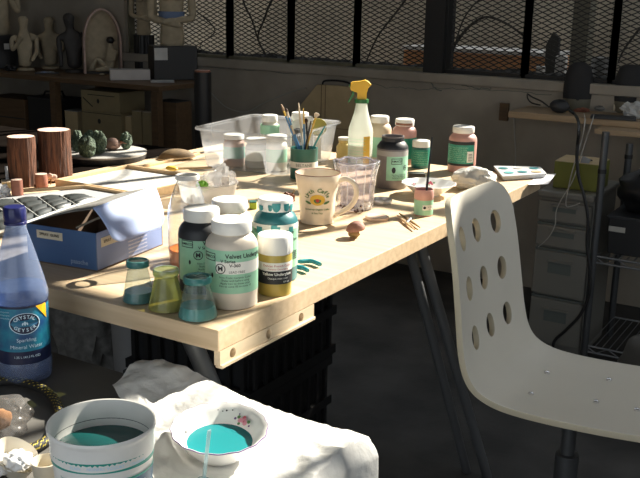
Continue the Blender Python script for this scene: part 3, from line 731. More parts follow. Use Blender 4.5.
# mug
c, R, H = fit(317, 226.8, 168, 40, rt=1.13); t = thing('coffee_mug', 'cream coffee mug with cafe emblem and wide handle', 'mug', c, facing(c))
R0 = R * .86; R1 = R * 1.15
MB().lathe([(0, .001), (R0 * .92, 0), (R0, H * .02), (R0 * 1.02, H * .2), (R0 * 1.08, H * .55), (R1 * .955, H * .85), (R1, H * .985), (R1 * .985, H), (R1 * .95, H * .99), (R1 * .9, H * .8), (R0, H * .5), (R0 * .93, H * .06), (0, H * .05)], 56).build('mug_body', 'mug_glaze', t)
MB().lathe([(R1 * .998, H * .985), (R1 * .988, H * 1.003), (R1 * .945, H * .993)], 56).build('rim_line', 'clay_brown', t)
ha = 1.35; hd = Vector((math.cos(ha), math.sin(ha), 0))
hp = [hd * (R1 * .88) + Vector((0, 0, H * .86)), hd * (R1 * 1.25) + Vector((0, 0, H * .90)), hd * (R1 * 1.62) + Vector((0, 0, H * .80)), hd * (R1 * 1.70) + Vector((0, 0, H * .58)), hd * (R1 * 1.45) + Vector((0, 0, H * .36)), hd * (R0 * 1.22) + Vector((0, 0, H * .20)), hd * (R0 * .98) + Vector((0, 0, H * .13))]
MB().tube(spline(hp, 6), .0062, 12).build('handle', 'mug_glaze', t)
Rm = R0 * 1.085; za = H * .50
MP = [(0, R0), (.2, R0 * 1.02), (.55, R0 * 1.08), (.85, R1 * .955), (1, R1)]
def mugr(z):
    k_ = max(0, min(1, z / H))
    for (a0_, r0_), (a1_, r1_) in zip(MP, MP[1:]):
        if k_ <= a1_: return r0_ + (r1_ - r0_) * (k_ - a0_) / (a1_ - a0_)
    return R1
def onc(R_, a, z, eps=.0006, _o=onc):
    return lambda u, v: Vector(((mugr(z + v) + eps * .6) * math.cos(a + u / Rm), (mugr(z + v) + eps * .6) * math.sin(a + u / Rm), z + v))
za = H * .52; f = onc(Rm, .0, za, .0022)
MB().ell(lambda u, v: f(u * .0175, v * .0130), 28).build('emblem_disc', 'mug_gold', t)
mb = MB(); word = 'Urth Caffe'; f2 = onc(Rm, .0, za, .0028)
for k, chx in enumerate(word):
    if chx == ' ': continue
    a = math.radians(166 - k * 152 / (len(word) - 1)); cx, cy = .0245 * math.cos(a), .0035 + .0195 * math.sin(a)
    ra = (a - PI / 2) * .85; rc, rs = math.cos(ra), math.sin(ra); mb.text(chx, .0135, lambda u, v: f2(cx + u * rc - v * rs, cy + u * rs + v * rc), True)
mb.build('lettering', 'mug_green', t, smooth=False); mb = MB()
mb.text('Exclusively Organic Coffee', .0056, onc(Rm * .985, .0, za - H * .19, .0024), True); mb.text('& Fine Teas', .0056, onc(Rm * .97, .0, za - H * .265, .0026), True)
mb.build('small_print', 'mug_green', t, smooth=False)
for s_ in (-1, 1):
    g = onc(Rm, s_ * .50, za - H * .055, .0026); MB().ell(lambda u, v: g(u * .0075, v * .0030 + s_ * u * .0026), 14).build('leaf_mark', 'mug_green', t, smooth=False)
g = onc(Rm, 0, za, .0032); MB().ell(lambda u, v: g(u * .0085, -.001 + v * (.0065 if v < 0 else .0035)), 20).build('cup_mark', 'mug_green', t, smooth=False)
g2 = onc(Rm, 0, za, .0040); MB().ell(lambda u, v: g2(u * .0042, v * .0042 - .001), 12).build('heart_mark', 'mug_red', t, smooth=False)

def onc(R, a, z, eps=.0006):
    return lambda u, v: Vector(((R + eps) * math.cos(a + u / R), (R + eps) * math.sin(a + u / R), z + v))
# ruffled glass vase
c, R, H = fit(355, 213, 156, 46, rt=1); t = thing('glass_vase', 'ruffled clear cut-glass vase behind the mug handle', 'vase', c, facing(c))
fl = lambda a, j, z: 1 + .035 * math.cos(7 * a) * min(1, z / H * 1.3) * (1.8 if z > H * .8 else .7)
MB().lathe([(0, .002), (R * .74, .002), (R * .78, H * .04), (R * .80, H * .4), (R * .86, H * .68), (R * .92, H * .80), (R * .99, H * .90), (R * .97, H * .97), (R * .90, H), (R * .84, H * .93), (R * .78, H * .78), (R * .73, H * .4), (R * .70, H * .08), (0, H * .07)], 80, wob=fl)\
    .build('glass_body', 'glass_vase', t)
rim_ = [Vector((R * .96 * (1 + .05 * math.cos(7 * a)) * math.cos(a), R * .96 * (1 + .05 * math.cos(7 * a)) * math.sin(a), H * (.965 + .014 * math.cos(7 * a)))) for a in [2 * PI * i / 120 for i in range(121)]]
thin('glass_rim', (.95, .95, .97), .35, (.9, .9, .95), .05, 2.6)
MB().tube(rim_, .0026, 8, False).build('ruffled_rim', 'glass_rim', t)
for i in range(7):
    a = 2 * PI * (i + .5) / 7; MB().tube([(R * k_ * math.cos(a), R * k_ * math.sin(a), H * z_) for k_, z_ in ((.77, .03), (.80, .4), (.86, .68), (.93, .84), (.96, .93))], .0016, 6).build('flute_ridge', 'glass_rim', t)

# spray bottle
c, R, H = fit(359.5, 170, 101, 24.6, rt=.3); t = thing('spray_bottle', 'cloudy spray bottle with yellow trigger head and green collar', 'spray bottle', c, facing(c))
MB().lathe([(0, 0), (R * .93, 0), (R, H * .03), (R, H * .55), (R * .97, H * .60), (R * .80, H * .70), (R * .60, H * .82), (R * .46, H * .95), (R * .44, H * .99), (0, H * .99)], 32).build('bottle_body', 'milky_spray', t)
MB().lathe([(0, .004), (R * .9, .004), (R * .95, H * .04), (R * .95, H * .36), (0, H * .36)], 32).build('liquid', 'label_white', t)
MB().cyl(R + .0005, H * .08, H * .50, .25, .85, 8).build('yellow_label', 'mug_gold', t); mb = MB(); lines(mb, R, -.45, H * .46, 0, 9, H * .045, size=R * .17); mb.build('lettering', 'label_green', t, smooth=False)
MB().lathe([(0, H * .98), (R * .56, H * .98), (R * .56, H * 1.035), (0, H * 1.035)], 24).build('collar', 'green_plastic', t)
hh = MB(); k = R  # side profile runs along local y: nozzle points to the left of the picture (-y)
pf = [(-1.02, 1.06), (-.96, 1.24), (-.80, 1.30), (.30, 1.315), (.72, 1.26), (.80, 1.22), (.42, 1.14), (.36, 1.035), (-.34, 1.035), (-.34, 1.13), (-.52, 1.13), (-.80, 1.12)]
pf = [(-.92, 1.17), (-.92, 1.27), (-.78, 1.285), (-.1, 1.30), (.25, 1.32), (.55, 1.29), (.74, 1.25), (.50, 1.20), (.38, 1.12), (.38, 1.035), (-.36, 1.035), (-.36, 1.13), (-.62, 1.145)]
hh.solid([(.32 * k, y * k, z * H) for y, z in pf], [(-.32 * k, y * k, z * H) for y, z in pf])
hh.build('trigger_head', 'trigger_yellow', t, bevel=.0015)
tr_ = [(-.62, 1.16), (-.80, 1.15), (-.82, 1.10), (-1.10, 1.00), (-1.02, .975), (-.74, 1.05), (-.60, 1.10)]
MB().solid([(.16 * k, y * k, z * H) for y, z in tr_], [(-.16 * k, y * k, z * H) for y, z in tr_]).build('trigger', 'green_plastic', t, bevel=.001)
MB().box((0, -.98 * k, 1.225 * H), (.3 * k, .14 * k, .045 * H)).build('nozzle', 'green_plastic', t, bevel=.001)

# brush pot with brushes
c, R, H = fit(304, 180, 145, 27, rt=1); c = Vector((-1.415, 2.235, T)); t = thing('brush_pot', 'ribbed green pot with cream band, full of paintbrushes', 'pot', c, facing(c))
MB().lathe([(0, 0), (R * .95, 0), (R, H * .03), (R, H * .97), (R * 1.02, H), (R * .92, H), (R * .90, H * .1), (0, H * .08)], 60, wob=lambda a, j, z: 1 + (.012 * math.cos(30 * a) if j in (2, 3) else 0)).build('pot_body', 'pot_green', t)
MB().cyl(R * 1.013 + .0006, H * .38, H * .58, -1.5, 1.5, 24).build('cream_band', 'label_white', t)
mb = MB(); mb.text('BELTANE', R * .30, onc(R * 1.02, .0, H * .48, .0012)); mb.build('lettering', 'ink_grey', t, smooth=False)
def brush(label, tip, base, handle, ferrule, bristle, bl, bw, flat=False, dy=0, stub=False):
    """tip / foot measured in the photograph; foot stands in the pot"""
    tp = aty(tip[0], tip[1], c.y + dy) - c; bs = Vector((0, 0, .012)) + Vector((base[0] * R, base[1] * R, 0)); L = tp - bs; d = L.normalized()
    b = thing('paintbrush', label, 'paintbrush', c, 0, 'paintbrushes in the green pot')
    p1 = tp - d * bl; p2 = p1 - d * .016
    MB().tube([bs, bs.lerp(p2, .5), p2], [.0015, .0030, .0028], 8).build('handle', handle, b)
    if stub: MB().tube([p2, tp], [.0028, .0018], 8).build('handle_end', ferrule, b); return
    MB().tube([p2, p1], [.0029, .0031], 8).build('ferrule', ferrule, b)
    if flat:
        u = d.cross(Vector((-c.x, -c.y, 0)).normalized()).normalized(); n = d.cross(u).normalized() * .0022
        f0 = [p1 - u * .003, p1 + u * .003, tp + u * bw - d * .004, tp + u * bw * .5, tp - u * bw * .5, tp - u * bw - d * .004]
        MB().solid([q - n for q in f0], [q + n for q in f0]).build('bristles', bristle, b, bevel=.0006)
    else: MB().tube([p1, p1.lerp(tp, .4), p1.lerp(tp, .8), tp], [.003, bw, bw * .7, .0006], 8).build('bristles', bristle, b)
brush('brown-tipped brush leaning farthest left in the green pot', (281, 104), (.3, .1), 'handle_blue', 'mug_gold', 'bristle', .022, .0045)
brush('brush with a dark tip and long wooden ferrule beside the leftmost brush', (286, 108), (.35, -.2), 'handle_blue', 'bristle_pale', 'bristle_dark', .012, .004, dy=-.015)
brush('upright brush with pale wooden handle end in the pot middle', (298.5, 103), (-.1, .4), 'bristle_pale', 'bristle_pale', 'bristle_dark', .006, .0022, stub=True)
brush('yellow-ended brush standing upright in the green pot', (303.5, 108), (.0, .2), 'handle_blue', 'handle_yellow', 'handle_yellow', .03, .005, stub=True, dy=-.012)
brush('flat fan brush with cream bristles leaning right in the green pot', (317, 113), (-.4, -.1), 'handle_yellow', 'mug_gold', 'bristle_pale', .014, .0085, flat=True)
brush('thin teal brush leaning farthest right in the green pot', (325, 126), (-.5, .2), 'handle_teal', 'handle_teal', 'handle_teal', .01, .002, stub=True)
brush('black-handled brush in the green pot under the fan brush', (311, 121), (-.1, -.4), 'black_plastic', 'black_plastic', 'black_plastic', .01, .003, stub=True, dy=-.014)
brush('short blue brush in the green pot with a wide pale ferrule', (291, 125), (.45, .1), 'handle_blue', 'bristle_pale', 'bristle_pale', .012, .0045, dy=-.02)
brush('dark broad brush rising behind the blue brush in the green pot', (306, 118), (.2, .5), 'black_plastic', 'black_plastic', 'bristle_dark', .015, .006, dy=.01)

# flowered bowl on the far side
c, R, H = fit(428, 201, 179, 55, rt=1); H = .034
t = thing('bowl', 'small scalloped white bowl with red flowers behind the pink glaze pot', 'bowl', c, facing(c))
sc = lambda a, j, z: 1 + .02 * math.cos(14 * a) * (z / H) ** 2
MB().lathe([(0, .001), (R * .40, 0), (R * .42, H * .10), (R * .62, H * .38), (R * .86, H * .8), (R, H), (R * .97, H * 1.02), (R * .82, H * .82), (R * .58, H * .42), (R * .36, H * .2), (0, H * .17)], 84, wob=sc).build('bowl_body', 'porcelain', t)
def bowl_flower(t, R, H, a, k, s, mats, parent_name='flower'):
    """small blossoms and leaves lying on the inner wall"""
    rr = R * (.58 + .24 * k); zz = H * (.42 + .40 * k) + .0015; ca, sa = math.cos(a), math.sin(a)
    nrm = Vector((-ca * .75, -sa * .75, 1)).normalized(); uu = Vector((-sa, ca, 0)); vv = nrm.cross(uu); o = Vector((rr * ca, rr * sa, zz)) + nrm * .0008
    for m, pts in mats:
        q = MB()
        for (x, y, w_) in pts: q.ell(lambda u, v: o + uu * (x + u * w_) * s + vv * (y + v * w_) * s + nrm * .0004, 10)
        q.build(parent_name, m, t, smooth=False)
FLW = [('flower_red', [(0, 0, 1), (1.3, .5, .8), (-.9, .9, .7), (.3, -1.1, .6)]), ('leaf_green', [(2.3, -.4, .7), (-1.9, -.3, .7), (.8, 1.7, .5)]), ('purple_line', [(-.4, .4, .4), (1.2, -.5, .4)])]
bowl_flower(t, R, H, PI - .1, .5, .0045, FLW); bowl_flower(t, R, H, PI + .9, .5, .003, FLW)
# ================================================================== LEFT SIDE OF THE TABLE
def facing_thing(name, label, cat, px, py, z=T, group=None, push=0):
    p = at(px, py, z)
    if push: d = Vector((p.x, p.y, 0)).normalized(); p += d * push
    return thing(name, label, cat, p, facing(p), group), (p - EYE).length / FPX    # also metres per photo pixel there
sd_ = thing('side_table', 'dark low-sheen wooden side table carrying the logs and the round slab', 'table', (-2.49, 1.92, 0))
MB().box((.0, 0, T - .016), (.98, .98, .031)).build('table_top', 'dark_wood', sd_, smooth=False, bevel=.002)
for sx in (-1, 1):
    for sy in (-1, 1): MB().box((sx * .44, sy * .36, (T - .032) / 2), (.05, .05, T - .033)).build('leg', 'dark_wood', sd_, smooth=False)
# two bark logs and a stub
def log(label, spec, seed, move=None, h=None):
    c, R, H = fit(*spec, rt=1); H = h or H
    if move: c = Vector((*move, T))
    t = thing('bark_log', label, 'log', c, facing(c), 'upright bark covered logs')
    wob = lambda a, j, z: 1 + .05 * abs(noise.noise(Vector((math.cos(a) * 6, math.sin(a) * 6 + seed, z * 8)))) * 2 - .03
    zs = [i / 10 for i in range(11)]
    MB().lathe([(0, .001), (R * .97, 0)] + [(R * (.97 + .02 * math.sin(k * 5 + seed)), H * k) for k in zs[1:]] + [(R * .93, H * .995)], 64, wob=wob).build('bark', 'bark', t)
    MB().lathe([(R * .93, H * .995), (R * .6, H * 1.004), (0, H * 1.0)], 64, wob=lambda a, j, z: wob(a, j, H)).build('cut_end', 'log_end', t)
log('taller bark-covered log with a pale cut top, left rear of the table', (56.5, 183, 127, 33), 1)
log('shorter dark bark log with a pale cut top, left of the taller log', (24, 188, 134, 28), 5)
log('thin bark log squeezed between and behind the two larger logs', (43, 176, 138, 14), 9, move=(-2.050, 1.775), h=.118)
for spec, lab in (((18, 201, 178, 11.5), 'short reddish clay cylinder beside the shorter log, left of its twin'), ((42, 189, 172.5, 12), 'short reddish clay cylinder with a white blossom leaning on its side')):
    c, R, H = fit(*spec, rt=1); t = thing('clay_cylinder', lab, 'clay cylinder', c, facing(c), 'short clay cylinders')
    MB().lathe([(0, .0005), (R * .95, 0), (R, H * .08), (R, H * .93), (R * .95, H * .98), (R * .7, H), (0, H * .99)], 32, wob=lambda a, j, z: 1 + .03 * noise.noise(Vector((a * 2, z * 40, 2)))).build('cylinder_body', 'red_clay', t)
    MB().lathe([(R * .96, H * .985), (R * .6, H * 1.012), (0, H * 1.008)], 32).build('pale_top', 'log_end', t)
def blossom(label, px, py, s, z=T, m='tissue', up=.012):
    t, k = facing_thing('blossom', label, 'blossom', px, py, z); rad = s * k
    for i in range(5):
        a = 2 * PI * i / 5; q = MB().blob((rad * .45 * math.cos(a) * .6, rad * .5 * math.sin(a), rad * .4 + .25 * rad * math.cos(a) + up), (rad * .2, rad * .38, rad * .32), .25, 2, 2, i)
        q.build('petal', m, t)
    MB().blob((rad * .2, 0, rad * .4 + up), rad * .16, .1, 2, 2).build('flower_centre', 'mug_gold', t)
    MB().tube([(0, 0, 0.001), (0, rad * .1, (rad * .4 + up) * .5), (0, 0, rad * .4 + up)], .0014, 6).build('stem', 'stem_brown', t)
blossom('white blossom beside the second clay cylinder', 50.5, 185, 8, m='log_end')
blossom('tan curled blossom between the two clay cylinders', 30, 186, 9, m='clay_tan', up=.008)
t, k = facing_thing('paper_scrap', 'crumpled white paper at the far left end of the tray', 'paper scrap', 2, 199); MB().blob((0, 0, .018), (.016, .022, .020), .35, 2.2, 3, 4, True, zmin=.0005).build('crumple', 'tissue', t)
t, k = facing_thing('small_box', 'low cream cardboard box in front of the shorter log', 'box', 12, 191, push=.03); MB().box((0, 0, .010), (.03, .05, .02)).build('box_body', 'carton_tan', t, smooth=False, bevel=.001); MB().box((0, 0, .0215), (.031, .051, .003)).build('lid', 'card_edge', t, smooth=False, bevel=.001)
t, k = facing_thing('paper_tag', 'little upright white paper tag behind the cream cardboard box', 'paper tag', 9, 184, push=.06); MB().grid(6, 2, lambda u, v: Vector((.004 * math.sin(u * 5) + .006 * v, (u - .5) * .016, .040 * v + .0005))).build('tag_sheet', 'paper_white', t)

# round slab with clay vegetables
c = at(105, 166, T); Rd = 41 * ((c - EYE).length + .1) / FPX; d = Vector((c.x, c.y, 0)).normalized(); c = c + d * Rd; Hd = .024
t = thing('round_slab', 'round grey slab with a rough dark rim behind the frames', 'slab', c, facing(c))
MB().lathe([(0, .0005), (Rd * .95, 0), (Rd * .99, Hd * .3), (Rd, Hd * .72)], 72, wob=lambda a, j, z: 1 + .012 * noise.noise(Vector((math.cos(a) * 8, math.sin(a) * 8, j)))).build('rough_rim', 'disk_rim', t)
MB().lathe([(Rd, Hd * .72), (Rd * 1.0, Hd * .95), (Rd * .97, Hd), (0, Hd)], 72).build('slab_top', 'disk_grey', t)
ZD = T + Hd
def lump(label, px, py, w, h, seed, m='clay_green', bumps=14):
    p = at(px, py, ZD); k = (p - EYE).length / FPX; R = w / 2 * k; Hh = h * k * 1.0; d = Vector((p.x, p.y, 0)).normalized(); p = p + d * R * .8
    t = thing('clay_vegetable', label, 'clay vegetable', p, facing(p), 'clay vegetables on the round slab')
    MB().blob((0, 0, Hh * .47), (R * .80, R * .86, Hh * .50), .16, 2.4, 4, seed, zmin=.0004).build('core', m, t)
    rnd = random.Random(seed)
    for i in range(bumps):
        a = 2 * PI * i / bumps * 2.39 * 3; e = .25 + 1.1 * i / bumps
        q = (R * .74 * math.cos(a) * math.cos(e), R * .80 * math.sin(a) * math.cos(e), Hh * .45 + Hh * .46 * math.sin(e))
        MB().blob(q, (R * .24, R * .26, R * .27), .2, 3, 2, seed + i).build('floret', m, t)
lump('dark green clay floret lump at the back left of the round slab', 78, 153, 13, 22, 3)
lump('front green clay floret lump, closest to the rim of the round slab', 87.5, 158.5, 20, 21, 4)
lump('green clay floret lump at the right of the close cluster', 99, 155, 18, 23, 6)
lump('small green clay floret lump topping the cluster from behind', 90, 147, 12, 16, 8, bumps=8)
lump('single green clay lump apart at the right edge of the slab', 126.5, 150, 13, 17, 9, bumps=9)
p = at(112, 151, ZD); d = Vector((p.x, p.y, 0)).normalized(); p = p + d * .022; t = thing('clay_onion', 'streaked pinkish-brown clay onion between the green clay lumps', 'clay onion', p, facing(p))
MB().blob((0, 0, .019), (.026, .029, .0185), .06, 1.6, 4, 2, zmin=.0004).build('bulb', 'clay_pink', t); MB().tube([(0, .024, .022), (.004, .036, .024), (.006, .046, .020)], [.006, .003, .001], 8).build('root_tip', 'clay_brown', t)

# wooden leaf dish, stick
p = at(174, 161, T); k = (p - EYE).length / FPX; d = Vector((p.x, p.y, 0)).normalized(); p += d * .035; t = thing('wooden_dish', 'upturned brown wooden leaf dish with pale edge, left of the clear bin', 'dish', p, facing(p))
MB().grid(40, 16, lambda u, v: (lambda a, r: Vector((.036 * r * math.sin(a), (.060 + .008 * math.cos(a)) * r * math.cos(a), .003 + .030 * max(0, 1 - r * r) ** .6 + .004 * math.cos(a) * r)))(2 * PI * u, v)).build('dish_shell', 'dish_brown', t)
MB().tube([Vector((.0362 * math.sin(2 * PI * i / 40), (.0605 + .008 * math.cos(2 * PI * i / 40)) * math.cos(2 * PI * i / 40), .0028 + .004 * math.cos(2 * PI * i / 40))) + Vector((0, 0, .003)) for i in range(41)], .0022, 8, False).build('pale_edge', 'pine_strip', t)
p0, p1 = at(139, 167.5, T + .004), at(199, 153.5, T + .004); p = (p0 + p1) / 2; t = tag(MB().bar(p0 - p, p1 - p, .010, .007).build('wood_strip', 'pine_strip', smooth=False, bevel=.001), 'loose pale wood strip lying in front of the wooden dish', 'wood strip'); t.location = p

# flat wooden frames
def quad_frame(name, label, cat, P, hgt, wd, panel, panel_z, rails='pine_strip'):
    """P: four ground points of the outer edge, in order"""
    c = sum((Vector(q) for q in P), Vector()) / 4; c.z = T
    t = thing(name, label, cat, c); Q = [Vector((q[0] - c.x, q[1] - c.y, 0)) for q in P]
    S = [q * (1 - wd / q.length) for q in Q]
    MB().solid([q + Vector((0, 0, .001)) for q in S], [q + Vector((0, 0, panel_z)) for q in S]).build('panel', panel, t, smooth=False)
    for i in range(4):
        a, b = Q[i], Q[(i + 1) % 4]; a2, b2 = S[i], S[(i + 1) % 4]; e = (b - a).normalized() * .0004
        ring = [a + e, b - e, b2 - e, a2 + e]
        MB().solid([q + Vector((0, 0, .0005)) for q in ring], [q + Vector((0, 0, hgt)) for q in ring]).build('rail', rails, t, smooth=False, bevel=.0008)
    return t
z1 = T + .022
F1 = [at(55, 179, z1), at(127, 164.5, z1), at(212, 176.5, z1), at(136, 192.5, z1)]
quad_frame('canvas_frame', 'shallow pale wooden frame with white canvas panel, behind the blue box', 'frame', F1, .022, .011, 'canvas', .012)
F2z = T + .016
F2 = [at(16, 191.5, F2z), at(85, 186.5, F2z), at(133, 194.5, F2z), at(30, 226, F2z)]
# the mould tray: board, two wooden strips, ridged grey cells
c = sum(F2, Vector()) / 4; c.z = T
t = thing('mould_tray', 'grey tray of ridged dark slate cells behind the blue box', 'tray', c)
bp = [at(-60, 236, F2z), at(-30, 205, F2z), at(16, 193, F2z), at(85, 187.5, F2z), at(133, 194.5, F2z), at(30, 226, F2z)]
q = [Vector((v.x - c.x, v.y - c.y, 0)) for v in bp]; MB().solid([v + Vector((0, 0, .0005)) for v in q], [v + Vector((0, 0, .0125)) for v in q]).build('board', 'board_grey', t, smooth=False)
for a, b in ((F2[0], F2[1]), (F2[1], F2[2])):
    MB().bar(Vector((a.x - c.x, a.y - c.y, .0165)), Vector((b.x - c.x, b.y - c.y, .0165)), .009, .008).build('wood_strip', 'pine_strip', t, smooth=False, bevel=.001)
zc_ = T + .013
top = [(-64, 206), (-36, 203), (-12, 200.5), (12.6, 199), (36.9, 197.3), (59.7, 196.3), (86.3, 195.8)]
bot = [(-22, 240), (0, 232), (20, 225), (39, 218), (56.5, 211.5), (76, 205.5), (99, 199.8)]
for i in range(6):
    A, B, C_, D = (at(*top[i], zc_), at(*top[i + 1], zc_), at(*bot[i + 1], zc_), at(*bot[i], zc_))
    def cell(u, v):
        u2, v2 = .03 + .94 * u, .03 + .95 * v
        p = (A.lerp(B, u2)).lerp(D.lerp(C_, u2), v2) - c
        nb = 4; ph = (v * nb) % 1; e = min(u, 1 - u, v, 1 - v)
        p.z = .0128 + .0095 * min(1, e * 12) * (.10 + .90 * math.sin(PI * min(1, ph * 1.0)) ** .7) * (.6 + .4 * math.sin(PI * u))
        return p
    MB().grid(12, 32, cell).build('cell', 'slate', t, angle=60)
    if i: MB().bar(at(*top[i], zc_ + .004) - c, at(*bot[i], zc_ + .004) - c, .0022, .008).build('ridge', 'canvas', t, smooth=False, bevel=.001)
MB().tube([at(*b_, zc_ + .003) - c for b_ in bot], .0032, 8).build('ridge', 'canvas', t)

# blue cardboard box
zb_ = T; FR = at(97.3, 272, zb_); FRt = FR + Vector((0, 0, .073)); wv = Vector((math.cos(math.radians(7)), math.sin(math.radians(7)), 0)); dv = Vector((-wv.y, wv.x, 0))
Wb, Db, Hb = .167, .221, .073
t = thing('cardboard_box', 'open blue cardboard box with paper labels behind the water bottle', 'box', FR, math.radians(7))
th = .0025
MB().box((-Wb / 2, Db / 2, th / 2 + .0003), (Wb, Db, th)).build('bottom_panel', 'card_brown', t, smooth=False)
def wall_panel(nm, c_, d_, m): return MB().box(c_, d_).build(nm, m, t, smooth=False, bevel=.0006)
wall_panel('front_panel', (-Wb / 2, th / 2, Hb / 2 + th), (Wb, th, Hb), 'card_blue'); wall_panel('back_panel', (-Wb / 2, Db - th / 2, Hb / 2 + th), (Wb, th, Hb), 'card_brown')
wall_panel('side_panel', (-th / 2, Db / 2, Hb / 2 + th), (th, Db - 2 * th, Hb), 'card_side'); wall_panel('side_panel', (-Wb + th / 2, Db / 2, Hb / 2 + th), (th, Db - 2 * th, Hb), 'card_brown')
# inner liner visible through the opening
MB().box((-Wb / 2, th + .001, Hb / 2 + th), (Wb - 2 * th - .002, .001, Hb - .002)).build('liner', 'card_brown', t, smooth=False)
MB().bar((-.060, .02, Hb + .002), (-.036, .15, Hb + .024), .006, .002).build('inner_tab', 'card_edge', t, smooth=False)
# lid propped up at the right, side flap folded out over the right panel
def quad(A, B, C_, D, u, v): return A.lerp(B, u).lerp(D.lerp(C_, u), v)
LA, LB, LC, LD = Vector((-.163, .006, Hb + .004)), Vector((-.016, .016, .119)), Vector((-.031, .236, .119)), Vector((-.166, .216, Hb + .006))
l_ = MB().grid(8, 8, lambda u, v: quad(LA, LB, LC, LD, u, v) + Vector((0, 0, .004 * math.sin(PI * u)))).build('top_flap', 'sack_grey', t, angle=80); s_ = l_.modifiers.new('solid', 'SOLIDIFY'); s_.thickness = .002
FA, FB, FC, FD = LB + Vector((.001, -.002, .001)), LC + Vector((.001, .004, .001)), Vector((.034, .180, .054)), Vector((.0315, .013, .056))
def flapf(u, v):
    p = quad(FA, FB, FC, FD, u, v); r_ = .12
    if v > .8: p.y += (.018 if u < .5 else -.018) * ((v - .8) / .2) ** 2 * (abs(u - .5) * 2) ** 4
    return p + Vector((.010, 0, .010)) * math.sin(PI * v) * .35
fl_ = MB().grid(14, 14, flapf).build('side_flap', 'card_pale', t, angle=80); s_ = fl_.modifiers.new('solid', 'SOLIDIFY'); s_.thickness = .002
fx = lambda o: onplane((o[0], -.0018, o[1]), (1, 0, 0), (0, 0, 1))
sxp = lambda o: onplane((.0018, o[0], o[1]), (0, 1, 0), (0, 0, 1))
MB().box((-.110, -.0005, Hb * .80), (.062, .001, .0155)).build('paper_label', 'sticker', t, smooth=False); MB().text('SPRAY  GUNS', .0078, fx((-.110, Hb * .81)), True).build('label_lettering', 'ink', t, smooth=False)
sl_ = MB().box((.0005, .046, Hb * .74), (.001, .062, .018)).build('paper_label', 'sticker', t, smooth=False); MB().text('SPRAY  GUNS', .0082, sxp((.046, Hb * .75)), True).build('label_lettering', 'ink', t, smooth=False)
MB().text('paasche', .013, fx((-.040, Hb * .20)), True).build('printed_lettering', 'silver_ink', t, smooth=False)
mb = MB()
for i in range(6): mb.text('Airbrush and spray equipment', .0052, sxp((.130, Hb * .60 - i * .0075)))
mb.build('small_print', 'paper_white', t, smooth=False)

# clear storage bin and its contents
bc = Vector((-1.628, 2.372, T)); byaw = math.radians(7)
bt = thing('storage_bin', 'translucent milky storage bin holding glaze jars', 'storage bin', bc, byaw)
def rrect(hw, hd, z, r=.03, n=6):
    out = []
    for cx, cy, a0 in ((hw - r, hd - r, 0), (-hw + r, hd - r, PI / 2), (-hw + r, -hd + r, PI), (hw - r, -hd + r, 3 * PI / 2)):
        for i in range(n + 1): a = a0 + PI / 2 * i / n; out.append(Vector((cx + r * math.cos(a), cy + r * math.sin(a), z)))
    return out
def loft(mb, rings, cap=True):
    n = len(rings[0]); vs = [p for r in rings for p in r]; fs = []
    for k in range(len(rings) - 1):
        for i in range(n): fs.append((k * n + i, k * n + (i + 1) % n, (k + 1) * n + (i + 1) % n, (k + 1) * n + i))
    if cap: fs.append(tuple(range(n - 1, -1, -1)))
    return mb.add(vs, fs)
loft(MB(), [rrect(.138, .168, .001), rrect(.142, .172, .008), rrect(.157, .185, .118)]).build('bin_wall', 'bin_milky', bt)
loft(MB(), [rrect(.157, .185, .116), rrect(.166, .194, .117), rrect(.167, .195, .121), rrect(.166, .194, .124), rrect(.157, .185, .122)], False).build('rim', 'bin_milky', bt)
def inbin(u, v, z=0): return bc + Matrix.Rotation(byaw, 3, 'Z') @ Vector((u, v, .0025 + z))
def bjar(label, u, v, R, H, body, lid, label_m, lidr=.8):
    p = inbin(u, v); t = thing('glaze_jar', label, 'glaze jar', p, facing(p), 'glaze jars in the clear bin')
    MB().lathe(jar_profile(R, H)).build('jar_body', body, t); MB().lathe(lid_profile(R, H, lidr)).build('lid', lid, t)
    if label_m: MB().cyl(R + .0004, H * .25, H * .62, -2.2, 2.2, 24).build('paper_label', label_m, t)
bjar('squat white-lidded jar near the left wall inside the clear bin', -.076, -.095, .033, .096, 'clay_pink', 'white_plastic', 'label_teal', .95)
bjar('wide pale jar behind the middle of the clear bin front wall', -.002, -.085, .035, .088, 'disk_grey', 'white_plastic', 'label_white', .95)
bjar('green-labelled jar near the right corner inside the clear bin', .074, -.100, .032, .106, 'cream_plastic', 'white_plastic', 'label_green', .95)
bjar('tall jar rising above the bin rim with a green band below its white cap', -.03, .055, .030, .142, 'cream_plastic', 'white_plastic', None, .85)
p = inbin(-.02, .040); MB()
q = [o for o in COL.objects if o.get('label', '').startswith('tall jar rising')][0]; MB().cyl(.0308, .082, .112, -2.5, 2.5, 24).build('green_band', 'label_green', q)
bjar('tall white bottle at the back right of the clear bin', .050, .110, .029, .150, 'white_plastic', 'white_plastic', 'label_white', .95)
bjar('second white bottle against the far right corner of the bin', .096, .070, .017, .144, 'white_plastic', 'white_plastic', None, .95)
p = inbin(.095, .000); t = thing('black_box', 'narrow black carton standing inside the clear bin by the brushes', 'carton', p, byaw); MB().box((0, 0, .055), (.022, .036, .11)).build('carton_body', 'black_plastic', t, smooth=False, bevel=.001); MB().box((0, 0, .1115), (.0225, .0365, .003)).build('carton_lid', 'dark_paint', t, smooth=False, bevel=.0005)
p = inbin(.095, .125); t = thing('jar_lid', 'olive round lid propped in the right end of the clear bin', 'lid', p, facing(p)); n_ = 28
lp = MB(); lp.lathe([(0, 0), (.027, 0), (.028, .003), (.027, .006), (0, .006)], 32); o_ = lp.build('lid_disc', 'olive_lid', t); o_.rotation_euler = (0, math.radians(82), 0); o_.location = (.004, .012, .104)
MB().box((.004, .012, .037), (.006, .02, .072)).build('support_card', 'card_edge', t, smooth=False)

